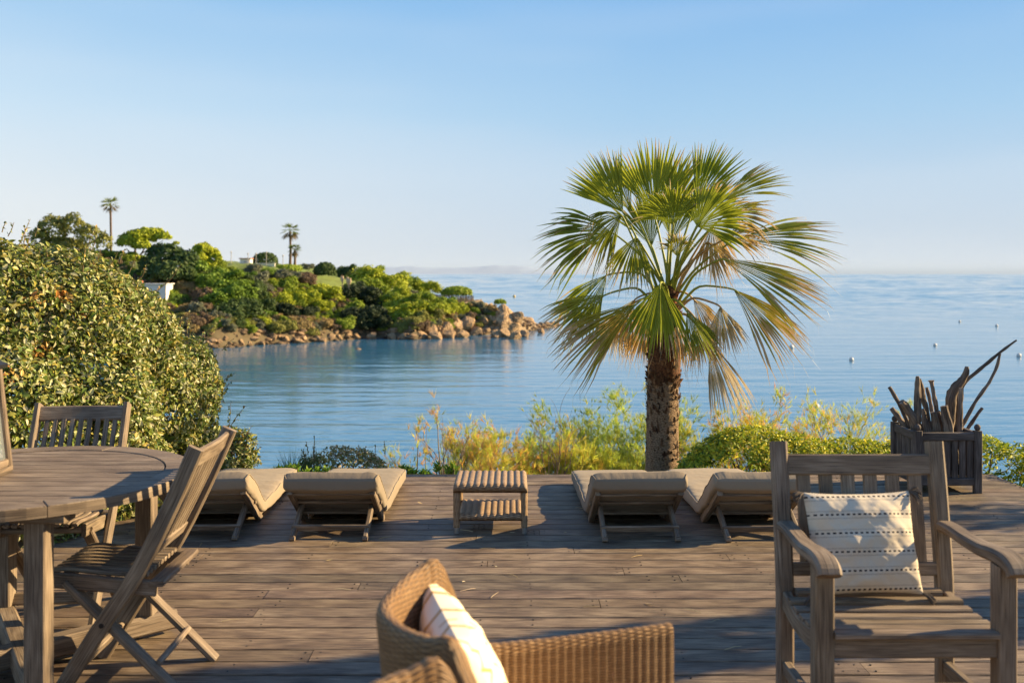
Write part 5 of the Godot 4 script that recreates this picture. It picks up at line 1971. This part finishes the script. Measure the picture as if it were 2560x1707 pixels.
	hb = MB.new()
	hb.slab([Vector2(-2.6, -1.7), Vector2(2.4, -1.7), Vector2(2.4, 1.7), Vector2(-2.6, 1.7)], 1.302, 1.45)
	part("roof", hb, M.white_wall, house)
	hb = MB.new()
	hb.beam(Vector3(0.2, -0.1, 1.503), Vector3(1.1, -0.1, 1.503), 0.04, 0.8, Vector3.UP, 0.005)
	part("window", hb, M.dark_metal, house)
	hb = MB.new()
	hb.beam(Vector3(-2.9, 1.66, 0.2), Vector3(-1.9, 1.66, 0.2), 1.0, 0.4, Vector3.UP, 0.05)
	part("roof_ridge", hb, M.roof_tile, house)
	# lamp posts round the villa
	for q in [[231.2, 252.5, 265, "lamp post on the headland between the light green tree and the villa"], [248, 254, 266, "lamp post directly behind the small white villa"], [256, 254, 267, "lamp post in front of the long low villa wall, nearest the villa"], [266.3, 252.5, 266, "lamp post standing before the round dark bush"], [283, 256, 267, "lamp post close to the pair of palms"]]:
		var foot := at(q[0], q[2], 186.0)
		var h: float = at(q[0], q[1], 186.0).y - foot.y
		var t := thing("lamp_post", q[3], "lamp post", foot, 0.0, "lamp posts round the villa")
		var b := MB.new()
		b.tube([Vector3(0, -0.8, 0), Vector3(0, h, 0)], [0.075, 0.06], 8)
		part("pole", b, M.grey_post, t)
		b = MB.new()
		b.tube([Vector3(0, h, 0), Vector3(0, h + 0.12, 0), Vector3(0, h + 0.3, 0)], [0.10, 0.17, 0.06], 8)
		part("lamp_head", b, M.grey_post, t)
	# silvered paling fence and the little landing
	var fence := thing("paling_fence", "silvered wooden paling fence along the top of the rocky point", "fence")
	var fp := [at(405, 296.2, 188.0), at(421, 297.5, 186.0), at(436, 300.0, 184.0), at(456, 301.5, 184.0), at(474, 301.2, 186.0)]
	for i in 4:
		var a: Vector3 = fp[i]
		var c: Vector3 = fp[i + 1]
		var n := int(a.distance_to(c) / 0.16)
		for k in n:
			var p := a.lerp(c, float(k) / n)
			var b := MB.new()
			var tn := r(0.75, 1.2)
			b.col = Color(tn, tn, tn)
			b.beam(p + Vector3(0, -0.5, 0), p + Vector3(r(-0.05, 0.05), r(1.05, 1.2), 0), 0.11, 0.04, Vector3.BACK, 0.005)
			part("paling", b, M.fence_wood, fence)
		var b2 := MB.new()
		b2.beam(a + Vector3(0, 0.9, -0.06), c + Vector3(0, 0.9, -0.06), 0.05, 0.08)
		part("rail", b2, M.fence_wood, fence)
	var land := thing("footbridge", "small pale footbridge with a railing at the foot of the headland", "footbridge", at(231, 337.5, 147.0), -0.12)
	var lb := MB.new()
	lb.beam(Vector3(-2.0, 0.1, 0), Vector3(2.0, 0.1, 0), 1.2, 0.32, Vector3.UP, 0.02)
	part("deck", lb, M.white_wall, land)
	for k in 2:
		lb = MB.new()
		lb.beam(Vector3(-1.85 + 3.7 * k, -0.9, 0), Vector3(-1.85 + 3.7 * k, 0.0, 0), 0.4, 1.0, Vector3.BACK, 0.02)
		part("pier", lb, M.rock, land)
	for k in 26:
		lb = MB.new()
		lb.beam(Vector3(-1.95 + 0.156 * k, 0.25, 0.55), Vector3(-1.95 + 0.156 * k, 1.2, 0.55), 0.05 if k % 5 else 0.1, 0.04, Vector3.BACK, 0.005)
		part("railing_post", lb, M.fence_wood, land)
	lb = MB.new()
	lb.beam(Vector3(-2.0, 1.22, 0.55), Vector3(2.0, 1.22, 0.55), 0.08, 0.08)
	part("handrail", lb, M.fence_wood, land)
	# rocks: x, y, radius on the photograph, height factor
	var rp := []
	for i in 4:
		rp.append(rock_mesh(100 + i * 7, 16).mesh())
	var rocks := [["tall tan cliff block at the end of the headland", [502, 322, 15, 1.15]], ["cleft tan cliff rock under the cushion plant", [490, 324, 13, 1.0]], ["leaning tan cliff rock on the seaward face of the point", [513, 326, 10, 1.0]], ["squared tan rock standing off the point", [529, 321, 7, 0.9]], ["pale boulder at the tip of the point", [533, 330, 7.5, 0.7]], ["second squared rock beside the pale tip boulder", [522, 322, 6, 1.0]], ["small outlying rock nearest the palm fronds", [547, 326, 5, 0.8]], ["low last rock reaching into the sea", [556, 327.5, 4.5, 0.5]], ["broad tan ledge rock at the back of the point", [478, 318, 10, 0.8]], ["notched tan rock in the saddle of the point", [500, 313, 8, 1.0]], ["upright tan rock at the seaward corner of the cliff", [517, 318, 7, 1.3]]]
	for q in rocks:
		var d := 176.0 if q[1][0] < 520 else 190.0
		if q[1][0] > 540:
			d = 198.0
		var ra: float = q[1][2] * d / 1000.0
		var o := solo("shore_rock", rp[rng.randi() % 4], M.rock, q[0], "rock", at(q[1][0], q[1][1], d), "rocks along the foot of the headland")
		o.scale = Vector3(ra, ra * q[1][3], ra)
		o.rotation.y = r(0, TAU)
	var more := [[430, 329, 8], [444, 329, 9], [456, 327, 10], [466, 324, 9], [476, 331, 7], [484, 323, 9], [497, 334, 8], [505, 334, 8], [515, 336, 7], [421, 335, 7], [436, 336, 7], [450, 335, 7], [462, 335, 6], [404, 336, 5], [393, 337, 5], [372, 337, 5], [357, 337, 4.5], [346, 336, 4], [330, 338, 5], [323, 340, 4], [249, 343, 3], [299, 341, 5], [316, 338, 5], [285, 340, 5], [273, 338, 5], [338, 337.5, 4], [355, 335.5, 4], [225, 345, 3], [262, 343, 4], [240, 342, 4], [524, 334, 6], [541, 331, 4], [412, 330, 6], [425, 323, 6], [440, 321, 6]]
	for q in more:
		var d := minf(land_hit(q[0], q[1]), 10500.0 / (q[1] + q[2] * 0.35 - 273.5))
		var ra: float = q[2] * d / 1000.0
		var o := solo("shore_rock", rp[rng.randi() % 4], M.rock, ("broad" if q[2] > 7.5 else "small" if q[2] < 5.0 else "mid-sized") + " tan boulder along the shoreline " + near_mark(q[0], q[1]), "rock", at(q[0], q[1], d), "tumbled rocks along the shoreline")
		o.scale = Vector3(ra * r(1.0, 1.4), ra * r(0.7, 1.15), ra)
		o.rotation.y = r(0, TAU)
	for q in [[358, 348.2, 4.5, "flat pale rock awash in the bay"], [333, 348.4, 2.2, "tiny rock awash near the flat pale rock"], [324.5, 348.2, 1.8, "smallest rock awash off the headland shore"]]:
		var d: float = 10500.0 / (q[1] + 0.6 - 273.5)
		var ra: float = q[2] * d / 1000.0
		var o := solo("awash_rock", rp[1], M.rock, q[3], "rock", Vector3((q[0] - 512) * d / 1000.0, -9.02, -d))
		o.scale = Vector3(ra, ra * 0.35, ra * 0.8)
	# rubble at the waterline
	places = []
	tints = []
	for i in 420:
		var x := r(-46.0, 9.5)
		var d: float = ramp(SHORE, x) + r(-0.6, 2.4)
		var s := r(0.15, 0.62)
		places.append(Transform3D(Basis(Vector3.UP, r(0, TAU)).scaled(Vector3(s * r(1, 1.5), s * r(0.5, 0.9), s)), Vector3(x, land_h(x, d) + s * 0.15, -d)))
		var t := r(0.35, 0.95) * (0.45 if d < ramp(SHORE, x) + 0.35 else 1.0)
		tints.append(Color(t, t * 0.97, t * 0.92))
	var rub := scatter("shore_rubble", rp[2], M.rubble, places, tints, self)
	tag(rub, "small broken stones strewn along the headland's waterline", "rubble")
	# buoys
	for q in [["largest white buoy, nearest the deck beside the slender feathery shrub", 816.3, 405.6, 2.9], ["pale buoy close to the drooping palm fronds", 791.5, 346.5, 2.3], ["white buoy between the palm and the driftwood", 851.4, 359.0, 2.3], ["small white buoy above the antler-like driftwood branch", 935, 344.5, 1.8], ["white buoy at the picture's edge below the longest driftwood rod", 1018.8, 355.0, 2.3], ["farthest tiny white buoy on the open sea", 959.7, 320.9, 1.2], ["tiny white buoy far out beyond the driftwood rod's tip", 996.6, 325.2, 1.5], ["yellowish marker buoy off the rocky point", 514.2, 296.0, 1.5]]:
		var d: float = 10500.0 / (q[2] + q[3] * 0.5 - 273.5)
		var ra: float = q[3] * d / 1000.0
		var b := MB.new()
		var path := []
		var rad := []
		for i in 11:
			var a := PI * i / 10
			path.append(Vector3(0, -cos(a) * ra, 0))
			rad.append(maxf(0.01, sin(a) * ra))
		b.col = Color(0.85, 0.66, 0.25) if q[3] == 1.5 and q[1] < 600 else Color.WHITE
		b.tube(path, rad, 14)
		var o := thing("buoy", q[0], "buoy", Vector3((q[1] - 512.0) * d / 1000.0, -9.0 + ra * 0.45, -d), 0.0, "mooring buoys in the bay")
		part("float", b, M.buoy, o)
		b = MB.new()
		b.tube([Vector3(0, ra * 0.9, 0), Vector3(0, ra * 1.2, 0)], [ra * 0.14, ra * 0.1], 6)
		part("ring", b, M.dark_metal, o)

# trees beside the terrace, outside the picture, whose shade falls on the deck
func shade_trees() -> void:
	var t := thing("cypress", "slim dark cypress beside the terrace", "tree", Vector3(6.2, -0.3, -5.36))
	var b := MB.new()
	b.col = Color(0.4, 0.32, 0.26)
	b.tube([Vector3(0, -0.2, 0), Vector3(0, 3.6, 0)], [0.08, 0.03], 8)
	part("trunk", b, M.fence_wood, t)
	var places := []
	var tints := []
	for i in 5200:
		var h := r(0.2, 4.1)
		var w := 0.30 * minf(1.0, (4.25 - h) / 1.5) * (0.85 + 0.3 * noise.get_noise_2d(h * 60.0, 0.0))
		var a := r(0, TAU)
		var q := w * sqrt(rng.randf())
		places.append(Transform3D(basis_to(Vector3(cos(a) * 0.5, 1, sin(a) * 0.5).normalized(), rv()).scaled(Vector3.ONE * r(0.08, 0.16)), Vector3(cos(a) * q, h, sin(a) * q)))
		tints.append(pick([Color(0.04, 0.07, 0.02), Color(0.06, 0.09, 0.025)]))
	scatter("crown", leaf_mesh(0.3), M.leaf, places, tints, t)
	var o := thing("olive_tree", "grey-green olive tree beside the terrace", "tree", Vector3(8.9, -0.3, -6.8))
	b = MB.new()
	var tips := []
	b.col = Color(0.4, 0.33, 0.27)
	branching(b, Vector3(0, -0.1, 0), Vector3(0.05, 1, 0), 1.7, 0.10, 3, tips, 0.75, 0.15)
	part("trunk", b, M.fence_wood, o)
	places = []
	tints = []
	for i in 5200:
		var q = tips[rng.randi() % tips.size()]
		places.append(Transform3D(basis_to((q[1] + rv()).normalized(), rv()).scaled(Vector3.ONE * r(0.05, 0.09)), q[0] + rv() * r(0, 0.22)))
		tints.append(pick([Color(0.12, 0.14, 0.07), Color(0.16, 0.18, 0.10)]))
	scatter("crown", leaf_mesh(0.28), M.leaf, places, tints, o)

func _ready() -> void:
	rng.seed = 20240
	noise.seed = 3
	noise.frequency = 0.02
	noise.fractal_octaves = 3
	rough_noise.seed = 17
	rough_noise.frequency = 0.02
	rough_noise.fractal_octaves = 2
	camera_and_light()
	materials()
	# the place
	sea()
	headland()
	deck()
	headland_things()
	shade_trees()
	big_hedge()
	tamarisks()
	near_shrubs()
	palm()
	# the things on the terrace
	lounger("taupe lounger nearest the tall hedge, half hidden by the folding chair", Vector3(-1.765, 0.0, -5.62), 0.03, 2)
	lounger("taupe lounger between the wicker table and the hedge-side lounger", Vector3(-1.03, 0.0, -5.62), 0.0, 5)
	lounger("taupe lounger standing just past the wicker table towards the palm", Vector3(0.725, 0.0, -5.60), 0.02, 9)
	lounger("taupe lounger partly behind the teak armchair", Vector3(1.415, 0.0, -5.60), 0.03, 14)
	wicker_table()
	planter()
	garden_table()
	lantern()
	folding_chair("folding teak chair at the near side of the round table, seen from behind", Vector3(-1.355, 0, -3.705), -PI / 2 + 0.02)
	var behind := folding_chair("folding teak chair between the round table and the tall hedge", Vector3(-1.985, 0, -4.43), 0.08)
	behind.scale.x = 0.91
	armchair()
	rattan_chair("rattan tub armchair with a zigzag cushion, its arm reaching towards the teak armchair", Vector3(-0.165, -0.022, -2.035), deg_to_rad(8.0))
	var z := thing("zigzag_cushion", "cream cushion with tan zigzag trim standing in the rattan armchair", "cushion", Vector3(-0.075, 0.60, -2.10))
	z.rotation = Vector3(0, deg_to_rad(104.0), 0)
	z.rotate_object_local(Vector3.RIGHT, deg_to_rad(-20.0))
	part("cover", pillow(0.46, 0.44, 0.15, 8), M.zigzag, z)
	rattan_chair("second rattan tub armchair of which only a back corner shows at the bottom edge", Vector3(-0.225, -0.02, -1.455), deg_to_rad(-18.0))
	litter()

# dry straws and leaf bits lying on the boards
func litter() -> void:
	var b := MB.new()
	for i in 46:
		var d := r(3.8, 6.9)
		var p := Vector3(r(-0.42, 0.45) * d, 0.004, -d)
		var e := Vector3(r(-1, 1), 0.02, r(-0.7, 0.7)).normalized()
		b.col = pick([Color(0.50, 0.36, 0.16), Color(0.42, 0.33, 0.18), Color(0.55, 0.44, 0.26)])
		if i % 3 == 0:
			b.leaf(p, e, Vector3.UP, r(0.02, 0.05), 0.012, 0.3, -0.1)
		else:
			b.tube([p, p + e * r(0.02, 0.05) + Vector3(0, 0.003, 0), p + e * r(0.06, 0.09)], [0.0012, 0.0014, 0.0008], 5)
	var o := part("dry_litter", b, M.tassel.duplicate(), self)
	(o.material_override as StandardMaterial3D).vertex_color_use_as_albedo = true
	(o.material_override as StandardMaterial3D).albedo_color = Color.WHITE
	o.set_meta("kind", "stuff")
	tag(o, "dry straws and leaf bits scattered on the deck boards", "litter")
